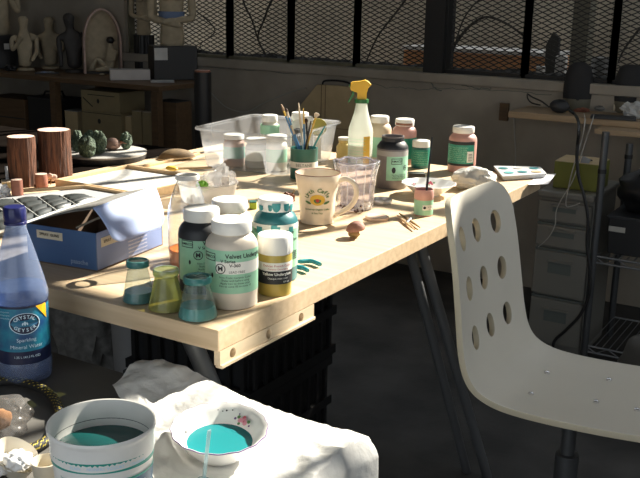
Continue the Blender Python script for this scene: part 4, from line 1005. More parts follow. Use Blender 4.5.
# tub of clear bags
p = at(208, 207, T); d = Vector((p.x, p.y, 0)).normalized(); Rt = .077; p += d * Rt; t = thing('plastic_tub', 'wide shallow white tub of crumpled bags in front of the clear bin', 'tub', p, facing(p))
MB().lathe([(0, .001), (Rt * .84, .001), (Rt * .88, .006), (Rt * .97, .044), (Rt * 1.0, .045), (Rt * 1.02, .048), (Rt * 1.0, .051), (Rt * .965, .049)], 56).build('tub_wall', 'tub_milky', t); tp_ = p.copy()
def intub(dx, dy, dz, label, name, cat, rad, m, seed, amp=.4):
    rz = facing(tp_); q = tp_ + Matrix.Rotation(rz, 3, 'Z') @ Vector((dx, dy, dz)); t = thing(name, label, cat, q, rz)
    MB().blob((0, 0, rad[2]), rad, amp, 2.0, 4, seed, True).build('crumple', m, t, angle=25); return t, q
t, q = intub(.010, .040, .010, 'crumpled clear plastic bag standing up in the white tub', 'clear_bag', 'plastic bag', (.026, .028, .040), 'clear_bag', 3)
mb = MB(); MB().box((.029, .004, .045), (.0006, .018, .026)).build('bag_label', 'paper_white', t, smooth=False)
intub(-.030, .018, .008, 'second crumpled clear bag lying behind in the white tub', 'clear_bag', 'plastic bag', (.03, .035, .030), 'clear_bag', 8)
t, q = intub(-.012, -.014, .018, 'bright green sponge leaf in the white tub', 'green_scrap', 'green scrap', (.012, .015, .015), 'lime_leaf', 5, .3)
p0, p1 = at(172, 168.5, T + .062), at(196, 168, T + .058); p = (p0 + p1) / 2; t = thing('wooden_scoop', 'small brown wooden scoop lying across the rim of the white tub', 'scoop', p)
MB().blob(p0 - p, (.020, .011, .007), .1, 2, 3, 1).build('scoop_bowl', 'mug_gold', t); MB().tube([p0 - p, p1 - p, at(212, 167.5, T + .058) - p], [.004, .003, .003], 8).build('handle', 'clay_tan', t)

# small things on the open table
t, k = facing_thing('sponge', 'small lime green sponge cube behind the teal jar', 'sponge', 253, 209.5, push=.008); MB().box((0, 0, .0085), (.017, .018, .017)).build('sponge_block', 'lime_sponge', t, smooth=False, bevel=.002); MB().box((0, 0, .0183), (.0165, .0175, .0025)).build('scouring_face', 'pot_green', t, smooth=False)
t, k = facing_thing('seed_pod', 'wrinkled dark brown seed pod between the brush pot and the mug', 'seed pod', 288, 204, push=.012); MB().blob((0, 0, .013), (.015, .017, .014), .3, 3, 4, 7, True, zmin=.0005).build('pod', 'clay_brown', t); MB().tube([(0, .01, .024), (0, .016, .031), (0, .014, .036)], [.002, .0014, .001], 6).build('pod_stem', 'stem_brown', t)
zp = T + .007; t = thing('pliers', 'teal-handled pliers poking out from behind the teal jar', 'pliers', at(292, 262, T))
L0 = t.location; q = lambda x, y, z=zp: at(x, y, z) - L0
MB().tube(spline([q(289, 261), q(300, 261.5), q(311, 261), q(320.5, 264.5)], 6), [.0035] * 6 + [.0046] * 6 + [.0046] * 6 + [.0038], 10).build('handle', 'handle_teal', t)
MB().tube(spline([q(288, 263.5), q(298, 267), q(303, 268), q(308, 270.5)], 6), [.0035] * 6 + [.0046] * 6 + [.0046] * 6 + [.0036], 10).build('handle', 'handle_teal', t)
MB().tube([q(290, 262.3, T + .006), q(282, 257, T + .006)], [.005, .002], 8).build('jaw', 'chrome', t)
# lids
mat('pale_metal', (.62, .60, .56), .35, metal=.5)
c, R, H = fit(382, 205.5, 196.5, 20, rt=.95); t = thing('jar_lid', 'silver screw lid lying open side up near the vase', 'lid', c, facing(c), 'loose lids on the table')
MB().lathe([(0, .001), (R * .97, 0), (R, .002), (R, .011), (R * .96, .0125), (R * .92, .011), (R * .9, .003), (0, .003)], 40).build('lid_shell', 'pale_metal', t); MB().lathe([(0, .0034), (R * .88, .0034)], 40).build('liner', 'cream_plastic', t)
c, R, H = fit(377, 222, 212.5, 24, rt=.95); t = thing('jar_lid', 'flat pinkish-cream lid lying by the clay mushroom', 'lid', c, facing(c), 'loose lids on the table')
MB().lathe([(0, 0), (R * .97, 0), (R, .0015), (R, .0065), (R * .95, .008), (R * .8, .0085), (0, .0083)], 40).build('lid_shell', 'wax_pink', t); MB().lathe([(R * .78, .0084), (R * .74, .0092), (R * .70, .0084)], 40).build('raised_ring', 'cream_plastic', t)
# clay mushroom
t, k = facing_thing('clay_mushroom', 'pink clay mushroom standing on a brown stem by the table edge', 'mushroom', 354, 238.5, push=.008)
MB().blob((0, 0, .0085), (.009, .0125, .0095), .25, 2.5, 3, 3, zmin=.0004).build('stem', 'stem_brown', t)
MB().grid(36, 12, lambda u, v: (lambda a, r, ph: Vector((.020 * r * math.cos(a), .0215 * r * math.sin(a) + .003, .0168 + (.0215 * math.cos(ph) if v < .8 else .0165 * math.cos(ph) * .5) + .0035 * math.sin(a) * r)))(2 * PI * u, math.sin(min(1, v / .8) * PI / 2) * (1 if v <= .8 else 1 - (v - .8) / .2 * .6), min(1, v / .8) * PI / 2)).build('cap', 'stone_pink', t, angle=70)
# dried berry sprig
t, k = facing_thing('dried_sprig', 'dried berry sprig lying at the foot of the glass vase', 'sprig', 352, 214); rnd = random.Random(5)
stem = [Vector((rnd.uniform(-.004, .004), -.026 + .0085 * i, .004 + .002 * math.sin(i))) for i in range(7)]
MB().tube(stem, .0008, 6).build('stem', 'stem_brown', t)
for i in range(14):
    b = stem[i % 7] + Vector((rnd.uniform(-.010, .012), rnd.uniform(-.004, .004), rnd.uniform(.004, .016))); b.z = max(b.z, .0034)
    MB().blob(b, .0031, .1, 2, 2, i).build('berry', 'seed_dark', t)
# tweezers
t, k = facing_thing('clothes_peg', 'small wood and metal peg with two pale prongs near the table edge', 'peg', 408, 222, z=T); L0 = t.location; t.rotation_euler = (0, 0, 0); zz = T + .005
q = lambda x, y, z=zz: at(x, y, z) - L0
for a_, b_, m in (((397.5, 215.5), (414.5, 229.5), 'pine_strip'), ((399.5, 213.5), (420, 227.5), 'stem_brown')):
    MB().tube([q(*a_), q((a_[0] * 2 + b_[0]) / 3, (a_[1] * 2 + b_[1]) / 3), q((a_[0] + 2 * b_[0]) / 3, (a_[1] + 2 * b_[1]) / 3), q(*b_)], [.0018, .0032, .0032, .0015], 8).build('prong', m, t)
MB().tube([q(406.5, 223), q(410.5, 219)], .0042, 10).build('spring', 'steel_grey', t)
# black case by the grey jar
p = at(415.5, 179, T); p += Vector((p.x, p.y, 0)).normalized() * .015; t = thing('black_case', 'flat black case lying between the grey jar and the flowered bowl', 'case', p, facing(p) + .1); MB().box((0, .002, .0075), (.034, .050, .015)).build('case_body', 'black_plastic', t, smooth=False, bevel=.002); MB().box((0, .002, .0158), (.030, .046, .0015)).build('case_lid', 'ink_grey', t, smooth=False, bevel=.0005)
mat('wrap_film', (.66, .65, .60), .3, var=.1, scale=30, bump=.9, bscale=55)
# wrapped lump
p = at(474, 191.5, T); k = (p - EYE).length / FPX; p += Vector((p.x, p.y, 0)).normalized() * .04; t = thing('plastic_wrap', 'crumpled cloudy plastic wrap with green paint smears behind the chair back', 'plastic wrap', p, facing(p))
MB().blob((0, -.002, .030), (.044, .060, .033), .26, 1.5, 5, 12, False, zmin=.001).build('wrap', 'wrap_film', t, angle=60)
for i, (y_, z_, s_) in enumerate(((.012, .012, .010), (.030, .016, .009), (.002, .020, .007), (.042, .022, .007))): MB().blob((.036 - abs(y_) * .25, y_, z_), (.006, s_, s_ * .6), .4, 3, 2, i, True).build('paint_smear', 'label_teal', t)
# paint palette at the corner, paper under it
zq = T + .0025; P4 = [at(493, 170.5, T), at(540, 171.2, T), at(546.5, 178.5, T), at(502, 181.5, T)]; p = sum(P4, Vector()) / 4; p.z = T
Q = [v - p for v in P4]; mx_ = max(v.x for v in Q)
pap = [at(528, 185, T), at(538, 174.5, T), at(556, 174.0, T), at(548, 184.5, T)]; pp = sum(pap, Vector()) / 4; pp.z = T
o_ = MB().solid([v - pp + Vector((0, 0, .0004)) for v in pap], [v - pp + Vector((0, 0, .0011)) for v in pap]).build('paper_sheet', 'paper_white', smooth=False); o_.location = pp; tag(o_, 'white paper sheet sticking out past the table corner under the palette', 'paper')
t = thing('paint_palette', 'pale paint palette with teal wells at the far right table corner', 'palette', p + Vector((0, 0, .0012)))
MB().solid([v * .93 for v in Q], [v + Vector((0, 0, .014)) for v in Q]).build('tray', 'board_grey', t, smooth=False, bevel=.0015)
for i, (u_, v_, m) in enumerate(((.16, .28, 'teal_paint'), (.2, .72, 'teal_dry'), (.50, .70, 'teal_paint'), (.48, .26, 'disk_grey'), (.82, .30, 'teal_paint'), (.80, .75, 'clay_tan'))):
    b = Q[0].lerp(Q[1], u_).lerp(Q[3].lerp(Q[2], u_), v_) + Vector((0, 0, .0141)); MB().lathe([(0, .0012), (.011, .0010), (.0145, .0016), (.0155, .0004)], 24, b).build('paint_well', m, t)
# ================================================================== BENCH WITH SCULPTURES (left, by the wall)
BZ = .81
bf = at(60, 78, BZ).y; brx = at(165, 86, BZ).x; bb = WY - .06
bn = thing('bench', 'dark wooden bench along the back wall carrying clay figures', 'bench', (-3.9, (bf + bb) / 2, 0)); bo = Vector(bn.location)
bl = -5.1
MB().box(((bl + brx) / 2 - bo.x, 0, BZ - .012), (brx - bl, bb - bf, .024)).build('bench_top', 'bench_wood', bn, smooth=False, bevel=.002)
LZ = .40
MB().box(((bl + brx) / 2 - bo.x, 0, LZ - .012), (brx - bl, bb - bf, .024)).build('lower_shelf', 'bench_wood', bn, smooth=False)
for x in (bl + .05, -3.75, brx - .04):
    for y in (bf + .03, bb - .03): MB().box((x - bo.x, y - bo.y, BZ / 2 - .013), (.04, .04, BZ - .026)).build('leg', 'bench_wood', bn, smooth=False)
def skin(name, m, parent, nodes, edges, sub=2):
    me = bpy.data.meshes.new(name); me.from_pydata([n[:3] for n in nodes], edges, []); o = bpy.data.objects.new(name, me); COL.objects.link(o); o.parent = parent
    md = o.modifiers.new('skin', 'SKIN'); md.use_smooth_shade = True
    for i, n in enumerate(nodes):
        r = n[3]; sv = me.skin_vertices[0].data[i]; sv.radius = (r, n[4] if len(n) > 4 else r); sv.use_root = (i == 0)
    s_ = o.modifiers.new('sub', 'SUBSURF'); s_.levels = sub; s_.render_levels = sub; me.materials.append(M(m)); return o
def clay_figure(label, px, py, hpx, m, wide=1.0, arms='chin', tilt=0, z=BZ, push=.06, name='clay_figure', headless=False, turn=0):
    p = at(px, py, z); k = (p - EYE).length / FPX; p = p + Vector((p.x, p.y, 0)).normalized() * push; H = hpx * k * 1.02
    t = thing(name, label, 'clay figure', p, facing(p) + turn)
    w_ = .5 * wide
    N = [(0, 0, .04, .20 * w_, .26 * w_), (0, 0, .22, .19 * w_, .24 * w_), (.01, .0, .40, .20 * w_, .29 * w_), (0, tilt * .3, .56, .17 * w_, .29 * w_), (0, tilt * .5, .66, .12 * w_, .14 * w_), (.01, tilt * .8, .72, .12 * w_), (.02, tilt, .83, .21 * w_, .19 * w_), (.005, tilt * 1.1, .92, .17 * w_, .16 * w_)]
    E = [(i, i + 1) for i in range(7)]
    if headless: pass
    a = .42 * w_
    S = {'chin': [((-a, .56), (-a * .98, .34), (-.02, .60, .16)), ((a, .56), (a * 1.0, .33), (a * .5, .16, .13))],
         'crossed': [((-a, .57), (-a * 1.2, .33), (a * .3, .28, .17)), ((a, .57), (a * 1.2, .33), (-a * .3, .25, .20))],
         'down': [((-a, .56), (-a * 1.0, .34), (-a*.95, .08, .03)), ((a, .56), (a * 1.0, .34), (a*.95, .08, .03))],
         'hips': [((-a, .57), (-a * 1.15, .36), (-a * .7, .18, .06)), ((a, .57), (a * 1.02, .33), (a * .2, .38, .16))], 'none': []}[arms]
    for sh, elb, wr in S:
        i = len(N); N += [(0, sh[0] + tilt * .3, sh[1], .10 * w_), (.02, elb[0], elb[1], .085 * w_), (wr[2], wr[0], wr[1], .065 * w_)]
        E += [(3, i), (i, i + 1), (i + 1, i + 2)]
    N = [(n[0] * H, n[1] * H, n[2] * H) + tuple(r * H for r in n[3:]) for n in N]
    skin('figure_body', m, t, N, E)
    # plain modelled face: nose and hair cap
    hc = Vector((.02 * H, tilt * H, .83 * H)); r = .175 * w_ * H
    MB().blob(hc + Vector((r * .98, 0, -.005 * H)), (r * .22, r * .13, r * .28), .05, 2, 2, 1).build('nose', m, t)
    MB().blob(hc + Vector((-r * .25, 0, r * .45)), (r * 1.05, r * 1.0, r * .85), .08, 3, 3, 5).build('hair_cap', m, t)
    MB().lathe([(0, .0005), (.30 * w_ * H, .0005), (.28 * w_ * H, .04 * H), (0, .05 * H)], 24).build('plinth', m, t)
    return t
clay_figure('small cream clay figure with a hand to its chin, leftmost small figure', 26, 71, 52, 'statue_cream', 1.0, 'chin')
clay_figure('slim cream clay figure with head bowed, left of the dark bust', 51, 70, 50, 'statue_cream', 1.05, 'hips', push=.10)
clay_figure('dark clay bust with its head leaning aside, left of the pink arched niche', 75, 73, 57, 'statue_dark', 1.05, 'down', tilt=-.06)
def plinth_box(label, px, py, wpx, hpx, dep, m, push=.0, name='display_plinth', cat='plinth', z=BZ):
    p = at(px, py, z); k = (p - EYE).length / FPX; p += Vector((p.x, p.y, 0)).normalized() * (dep / 2 + push); rz = facing(p) + .25
    t = thing(name, label, cat, p, rz); W, H = wpx * k, hpx * k * 1.03
    MB().box((0, 0, H / 2 + .0004), (dep, W, H)).build('block', m, t, smooth=False, bevel=.002); MB().box((0, 0, H + .0012), (dep * .97, W * .97, .0016)).build('top_sheet', m, t, smooth=False)
    return t, p, rz, W, H, dep
def card(t, dep, y, z, w_, h_):
    c_ = MB().box((dep / 2 + .0012, y, z), (.001, w_, h_)).build('name_card', 'stone_white', t, smooth=False)
    return c_
t, p, rz, W, H, dp = plinth_box('black plinth box at the far left end of the bench under a seated torso', 2, 69, 26, 29, .13, 'black_plastic', .03); card(t, dp, .018, H * .68, .03, .033)
q = p + Vector((0, 0, H + .0025)); k = (q - EYE).length / FPX
def torso(label, q, H, arms, wide=1.0):
    t = clay_figure(label, 0, 0, 1, 'statue_cream') if False else None
    t = thing('clay_torso', label, 'clay torso', q, facing(q)); w_ = .5 * wide
    N = [(0, 0, -.04, .24 * w_, .29 * w_), (0, 0, .18, .18 * w_, .23 * w_), (.01, 0, .38, .19 * w_, .26 * w_), (0, 0, .54, .15 * w_, .25 * w_), (0, 0, .63, .085 * w_, .10 * w_), (.01, 0, .70, .10 * w_), (.02, 0, .80, .17 * w_, .15 * w_), (.0, 0, .90, .13 * w_)]
    E = [(i, i + 1) for i in range(7)]; a = .37 * w_
    for s in (-1, 1):
        i = len(N)
        wr = (.125, -s * a * .55, .19 + .015 * s) if arms == 'crossed' else (.13, s * a * .2, .62)
        N += [(0, s * a, .545, .085 * w_), (.03, s * a * 1.12, .235, .085 * w_), (wr[0], wr[1], wr[2], .055 * w_)]; E += [(3, i), (i, i + 1), (i + 1, i + 2)]
    skin('torso_body', 'statue_cream', t, [(n[0] * H, n[1] * H, n[2] * H) + tuple(r * H for r in n[3:]) for n in N], E)
    for s in (-1, 1): MB().blob((.105 * H * wide, s * .055 * H * wide, .43 * H), (.04 * H, .048 * H, .045 * H), .03, 2, 3).build('breast', 'statue_cream', t)
    hc = Vector((.02 * H, 0, .80 * H)); r = .17 * w_ * H; MB().blob(hc + Vector((-r * .25, 0, r * .4)), (r * 1.1, r * 1.08, r * .95), .08, 3, 3, 5).build('hair_cap', 'statue_dark', t)
    return t
torso('large cream clay torso on the black plinth at the far left end of the bench', q, 84 * k, 'chin', 1.0)
t, p, rz, W, H, dp = plinth_box('big black plinth box with a white card at the right end of the bench', 173, 80, 43, 31, .14, 'black_plastic'); card(t, dp, -W * .34, H * .78, W * .3, H * .36)
q = p + Vector((0, 0, H + .0025)); k = (q - EYE).length / FPX
t = torso('biggest cream clay torso with folded arms and blue band on black plinth', q, 108 * k, 'crossed', .90); Hh = 108 * k
MB().lathe([(.101 * Hh, .235 * Hh), (.107 * Hh, .245 * Hh), (.110 * Hh, .285 * Hh), (.104 * Hh, .295 * Hh)], 28, wob=lambda a, j, z: 1 + .05 * math.cos(2 * a + PI)).build('cloth_band', 'blue_cloth', t)
p = at(145, 74, BZ); p += Vector((p.x, p.y, 0)).normalized() * .02; k = (p - EYE).length / FPX
t = thing('display_drum', 'ribbed black drum plinth behind the white block', 'plinth', p, facing(p)); Rr, H = 9.6 * k, 36 * k
MB().lathe([(0, .0005), (Rr, .0005), (Rr, H), (0, H)], 64, wob=lambda a, j, z: 1 + .03 * math.cos(24 * a)).build('drum_body', 'black_plastic', t); MB().lathe([(0, H), (Rr * 1.02, H), (Rr * 1.02, H + .004), (0, H + .004)], 40).build('drum_top', 'dark_paint', t)
torso('slender cream clay torso on the ribbed drum plinth', p + Vector((0, 0, H + .0045)), 78 * k, 'crossed', .72)
p = at(130, 80.5, BZ); k = (p - EYE).length / FPX; p += Vector((p.x, p.y, 0)).normalized() * .03; t = thing('pale_block', 'long pale block lying at the bench front below the slender torso', 'block', p, facing(p) + .1); MB().box((0, 0, 5.2 * k), (.06, 38 * k, 10 * k)).build('block_body', 'pale_block', t, smooth=False, bevel=.002); MB().box((.001, 0, 10.4 * k), (.059, 37.6 * k, .0015)).build('block_lid', 'disk_grey', t, smooth=False)
p = at(160, 83, BZ); tag(MB().box((0, 0, .0065), (.03, 22 * k, .012)).build('grey_slab', 'board_grey', smooth=False, bevel=.001), 'thin grey slab lying in front of the big black plinth', 'slab'); o_ = COL.objects['grey_slab']; o_.location = p + Vector((0, .018, .0006)); o_.rotation_euler = (0, 0, facing(p) + .1)
t, k = facing_thing('cloth_bundle', 'small black cloth bundle at the foot of the hand-to-chin figure', 'bundle', 11, 71, BZ); MB().blob((0, 0, .018), (.022, .034, .020), .25, 2, 3, 2, True, zmin=.0005).build('bundle', 'black_plastic', t)
t, k = facing_thing('tool_tray', 'long flat tray of bluish tools at the front of the bench', 'tray', 47, 74, BZ, push=.018); MB().box((0, 0, .004), (.03, .125, .007)).build('tray_body', 'dark_paint', t, smooth=False, bevel=.001)
for i in range(5): MB().bar((-.006 + .003 * i, -.05 + .012 * i, .009), (.002, -.03 + .017 * i, .010), .004, .003).build('tool', 'card_pale' if i % 2 else 'steel_grey', t, smooth=False)
# arched niche
p = at(103, 74, BZ); k = (p - EYE).length / FPX; p += Vector((p.x, p.y, 0)).normalized() * .06; t = thing('arched_niche', 'pinkish arched clay niche sheltering a small seated figure', 'niche', p, facing(p) + .12)
Wn, Hn = 18 * k, 61 * k
def arch(u, s=1.0):
    a = PI * u
    if u < .22: return (-Wn * s, Hn * .45 * u / .22)
    if u > .78: return (Wn * s, Hn * .45 * (1 - u) / .22)
    b = PI * (u - .22) / .56; return (-Wn * s * math.cos(b), Hn * .45 + Hn * (.55 - (1 - s) * .3) * math.sin(b))
nn = 48; outer = [arch(i / nn) for i in range(nn + 1)]; inner = [arch(i / nn, .90) for i in range(nn + 1)]
mb = MB(); vs = []
for (y0, z0), (y1, z1) in zip(outer, inner): vs += [(.04, y0, z0 + .0005), (.04, y1, z1 + .0005), (-.03, y1, z1 + .0005), (-.03, y0, z0 + .0005)]
mb.add(vs, [(4 * i + q, 4 * i + (q + 1) % 4, 4 * i + 4 + (q + 1) % 4, 4 * i + 4 + q) for i in range(nn) for q in range(4)] + [(0, 1, 2, 3), (4 * nn + 3, 4 * nn + 2, 4 * nn + 1, 4 * nn)]); mb.build('arch_shell', 'niche_pink', t, angle=50)
MB().solid([(-.03, y, z + .0005) for y, z in outer], [(-.024, y, z + .0005) for y, z in outer]).build('back_panel', 'statue_cream', t, angle=50)
MB().box((.004, 0, .005), (.07, Wn * 1.78, .009)).build('floor_slab', 'statue_dark', t, smooth=False)
q = p + Matrix.Rotation(facing(p) + .12, 3, 'Z') @ Vector((.005, Wn * .42, .0105)); s = 31 * k
t2 = thing('seated_figure', 'tiny cream seated figure with black hair inside the pink niche', 'clay figure', q, facing(q) - .5)
skin('figure_body', 'statue_cream', t2, [(x * s, y * s, z * s, r * s) for x, y, z, r in [(0, 0, .15, .17), (0, .02, .38, .15), (.02, .02, .62, .15), (.02, .02, .74, .06), (.03, .02, .88, .105), (.22, -.06, .18, .10), (.42, -.25, .42, .07), (.50, -.40, .06, .055), (.03, .20, .6, .06), (.12, .20, .36, .05), (.30, .0, .34, .045), (.2, .1, .1, .1), (.5, .0, .1, .08), (.62, -.2, .07, .05)]], [(0, 1), (1, 2), (2, 3), (3, 4), (0, 5), (5, 6), (6, 7), (2, 8), (8, 9), (9, 10), (0, 11), (11, 12), (12, 13)])
MB().blob((.0 * s, .02 * s, .95 * s), (.12 * s, .12 * s, .11 * s), .1, 3, 3, 3).build('hair', 'black_plastic', t2)
t, k = facing_thing('clay_bun', 'small pale oval clay piece in front of the pink niche', 'clay piece', 102, 75.5, BZ, push=.008); MB().blob((0, 0, .006), (.007, .014, .006), .06, 2, 3, 3, zmin=.0004).build('piece_body', 'statue_cream', t); MB().bar((.002, -.01, .0118), (.002, .01, .0118), .0012).build('score_line', 'statue_dark', t, smooth=False)
# things on the lower shelf
def shelf_box(label, x0, x1, y0, y1, Y, dep, m, name='carton', cat='carton', z0=None):
    a, b = aty(x0, y1, Y), aty(x1, y0, Y); zt = b.z; zb = LZ + .0005 if z0 is None else z0
    t = thing(name, label, cat, ((a.x + b.x) / 2, Y + dep / 2, zb)); W = b.x - a.x; H = zt - zb
    MB().box((0, 0, H / 2), (W, dep, H)).build('carton_body', m, t, smooth=False, bevel=.002); return t, W, H, zt
YB = bf + .05
t, W, H, zt = shelf_box('lower tan carton with a round hole, under the bench', 83, 121, 114, 140, YB, .2, 'carton_tan')
MB().box((0, -.1005, H - .01), (W, .001, .003)).build('flap_seam', 'black_plastic', t, smooth=False); fo = onplane((-W * .05, -.1012, H - .05), (1, 0, 0), (0, 0, 1)); MB().ell(lambda u, v: fo(u * .011, v * .013), 16).build('hand_hole', 'black_plastic', t, smooth=False)
t, W, H, _ = shelf_box('upper tan carton with dark printed strokes, stacked under the bench', 82, 119, 93, 114, YB, .19, 'carton_tan', z0=zt + .0008)
MB().box((W * .03, -.0955, H - .022), (W * .7, .001, .004)).build('flap_seam', 'black_plastic', t, smooth=False); fo = onplane((-W * .05, -.0962, H * .5), (1, 0, 0), (0, 0, 1)); MB().ell(lambda u, v: fo(u * .009, v * .012), 16).build('hand_hole', 'black_plastic', t, smooth=False)
MB().bar((-W * .45, -.0958, H * .62), (-W * .2, -.0958, H * .2), .002, .005).build('printed_stroke', 'black_plastic', t, smooth=False)
for x0, x1, y0, lab, m in ((123.5, 131, 117, 'narrow tan board leaning under the bench beside the cartons', 'kraft'), (132.5, 141, 112, 'tallest tan board standing upright under the bench', 'carton_tan'), (143, 150, 113, 'tan board standing upright under the bench, farthest from the cartons', 'carton_tan')):
    t, W, H, _ = shelf_box(lab, x0, x1, y0, 140, YB + .03, .05, m, 'upright_board', 'board'); MB().box((0, 0, H + .001), (W * .96, .046, .002)).build('cut_edge', 'card_edge', t, smooth=False)
t, W, H, _ = shelf_box('small grey carton under the bench beside the black toolbox', 66, 77, 112, 140, YB + .02, .1, 'kraft'); MB().box((0, 0, H + .0015), (W * 1.02, .102, .003)).build('carton_lid', 'board_grey', t, smooth=False)
t, W, H, zt = shelf_box('black toolbox with a bow handle under the bench', 30, 60, 101, 140, YB + .03, .15, 'black_plastic', 'toolbox', 'toolbox')
MB().box((0, 0, H + .004), (W * 1.03, .155, .008)).build('toolbox_lid', 'dark_paint', t, smooth=False, bevel=.002); MB().tube([(-W * .32, 0, H + .008), (-W * .26, 0, H + .032), (W * .26, 0, H + .040), (W * .33, 0, H + .008)], .006, 10).build('handle', 'black_plastic', t)
t, W, H, _ = shelf_box('dark brown crate under the bench, left of the black toolbox', -12, 24, 100, 140, YB + .02, .2, 'bench_wood', 'crate', 'crate'); MB().box((0, -.1008, H * .6), (W, .0012, .006)).build('slat_gap', 'black_plastic', t, smooth=False)
t, W, H, _ = shelf_box('dark carton under the right end of the bench', 155, 176, 103, 140, YB + .05, .12, 'bench_wood', 'carton'); MB().box((0, 0, H + .001), (W, .12, .002)).build('carton_lid', 'dark_paint', t, smooth=False)
# black tube
a = aty(202.5, 72, 3.2); t = thing('cardboard_tube', 'tall black cardboard tube with a wooden end, standing by the clear bin', 'tube', (a.x, 3.2, 0)); k = (a - EYE).length / FPX
MB().lathe([(0, .001), (8.5 * k, .001), (8.5 * k, a.z), (0, a.z)], 28).build('tube_body', 'black_plastic', t); MB().lathe([(0, a.z + .0005), (8.0 * k, a.z + .0005), (7.6 * k, a.z + .008), (0, a.z + .010)], 28).build('end_plug', 'clay_brown', t)
# portfolio against the wall
YP = WY - .05; P4 = [aty(x, y, YP) for x, y in ((288, 121), (318, 84.5), (352, 86.5), (372, 124))]
t = thing('portfolio_case', 'tan cardboard portfolio case with a black carry handle leaning on the wall', 'portfolio', ((P4[0].x + P4[3].x) / 2, YP, 0)); xo = t.location.x
out = [(P4[0].x - xo, 0.001), (P4[3].x - xo, .001), (P4[3].x - xo, P4[3].z), (P4[2].x - xo, P4[2].z), (P4[1].x - xo, P4[1].z), (P4[0].x - xo, P4[0].z)]
MB().solid([(x, -.012, z) for x, z in out], [(x, .02, z) for x, z in out]).build('case_body', 'kraft', t, smooth=False, bevel=.004)
tm = (P4[1].x + P4[2].x) / 2 - xo; zt = P4[2].z
hx = [aty(x, y, YP).x - xo for x in (322, 350) for y in (84,)]
MB().tube(spline([(hx[0], .004, zt - .002), (hx[0] + .012, .004, zt + .016), (tm + .0, .004, zt + .022), (hx[1] - .012, .004, zt + .016), (hx[1], .004, zt - .002)], 6), .0045, 10).build('handle', 'black_plastic', t)
for x in (hx[0] + .005, hx[0] + .028): MB().box((x, -.0128, zt - .25), (.002, .0012, .5)).build('strap_seam', 'bench_wood', t, smooth=False)
MB().box((0, -.0128, P4[0].z - .01), (P4[3].x - P4[0].x - .01, .0012, .002)).build('fold_seam', 'bench_wood', t, smooth=False)
def cable(name, label, pts, r, m, Y, parent=None):
    P = [aty(q[0], q[1], q[2] if len(q) > 2 else Y) for q in pts]; o = MB().tube(spline(P, 7), r, 8).build(name, m)
    return tag(o, label, 'cable')
cable('power_cable', 'grey cable running along the wall to the tan portfolio', [(206, 86), (216, 98), (228, 108), (246, 112), (262, 104), (280, 96), (297, 90), (306, 88)], .0028, 'cord_grey', WY - .012)
cable('power_cable', 'thin grey cable hanging down the wall under the desk end', [(514, 118), (514.5, 135), (515.5, 152), (515, 170), (514, 190), (513, 240)], .0028, 'cord_grey', WY - .015)

# ================================================================== RIGHT DESK
DZZ = .81; dfy = at(560, 115.6, DZZ).y; dxl = at(508, 111.3, DZZ).x
dk = thing('desk', 'plain pale board desk along the wall, right of the window post', 'desk', (.2, (dfy + WY) / 2, 0)); do = Vector(dk.location); dxr = 1.5
MB().box(((dxl + dxr) / 2 - do.x, -.003, DZZ - .0125), (dxr - dxl, WY - dfy - .008, .025)).build('desk_top', 'desk_wood', dk, smooth=False, bevel=.002)
a, b = aty(500, 103, WY - .02), aty(507, 121, WY - .02)
MB().box(((a.x + b.x) / 2 - do.x, WY - .012 - do.y, (a.z + b.z) / 2), (abs(b.x - a.x), .022, abs(a.z - b.z))).build('wall_batten', 'bench_wood', dk, smooth=False)
a = at(596, 129.5, DZZ - .03); MB().box(((a.x + dxr) / 2 - do.x, a.y - do.y + .06, DZZ - .034), (dxr - a.x, .16, .018)).build('under_board', 'desk_wood', dk, smooth=False)
MB().box((dxr - .03 - do.x, 0, (DZZ - .025) / 2), (.03, .2, DZZ - .026)).build('leg', 'bench_wood', dk, smooth=False)
def speaker(label, xc, yt, yb, w_):
    p = at(xc, yb, DZZ); d = Vector((p.x, p.y, 0)).normalized(); k = (p - EYE).length / FPX; R = w_ / 2 * k; H = (yb - yt) * k; p += d * R * .3
    t = thing('speaker', label, 'speaker', p, facing(p), 'desk speakers'); sq = lambda a, j, z: 1 - .22 * abs(math.cos(a)) ** 2
    MB().lathe([(0, .0005), (R * .82, .0005), (R * .94, H * .05), (R * .97, H * .26), (0, H * .27)], 40, wob=sq).build('base_shell', 'speaker_base', t)
    MB().lathe([(R * .98, H * .24), (R * 1.0, H * .34), (R * .99, H * .52), (R * .92, H * .74), (R * .74, H * .91), (R * .42, H * .985), (0, H)], 40, wob=sq).build('grille', 'speaker_cloth', t)
    MB().lathe([(0, 0), (.007, 0), (.006, .004), (0, .005)], 14, (R * .74, R * .05, H * .22)).build('dial', 'black_plastic', t)
speaker('dark round-topped speaker, whole in view, beside the dark adaptor', 576, 65, 110, 27)
speaker('dark round-topped speaker cut by the photo edge, behind the white cloth', 627, 68, 113, 29)
p = at(559, 113.5, DZZ); k = (p - EYE).length / FPX; p += Vector((p.x, p.y, 0)).normalized() * .018; t = thing('power_adaptor', 'black power adaptor lying on the desk edge with a cord', 'adaptor', p, facing(p) - .1); MB().blob((0, 0, 6.6 * k), (.018, 9.5 * k, 6.6 * k), .06, 1.5, 4, 1, zmin=.0005).build('adaptor_body', 'dark_paint', t); MB().lathe([(0, 0), (.008, 0), (.008, .002), (0, .002)], 16, (.004, .004, 12.8 * k)).build('button', 'black_plastic', t)
cable('power_cable', 'black cord looping on the desk left of the adaptor', [(549, 107, 3.590), (541, 101, 3.660), (532, 97, 3.740), (527.5, 94, 3.790), (528, 99, 3.790), (532, 103, 3.760), (540, 105, 3.730)], .003, 'cord_black', 3.65)
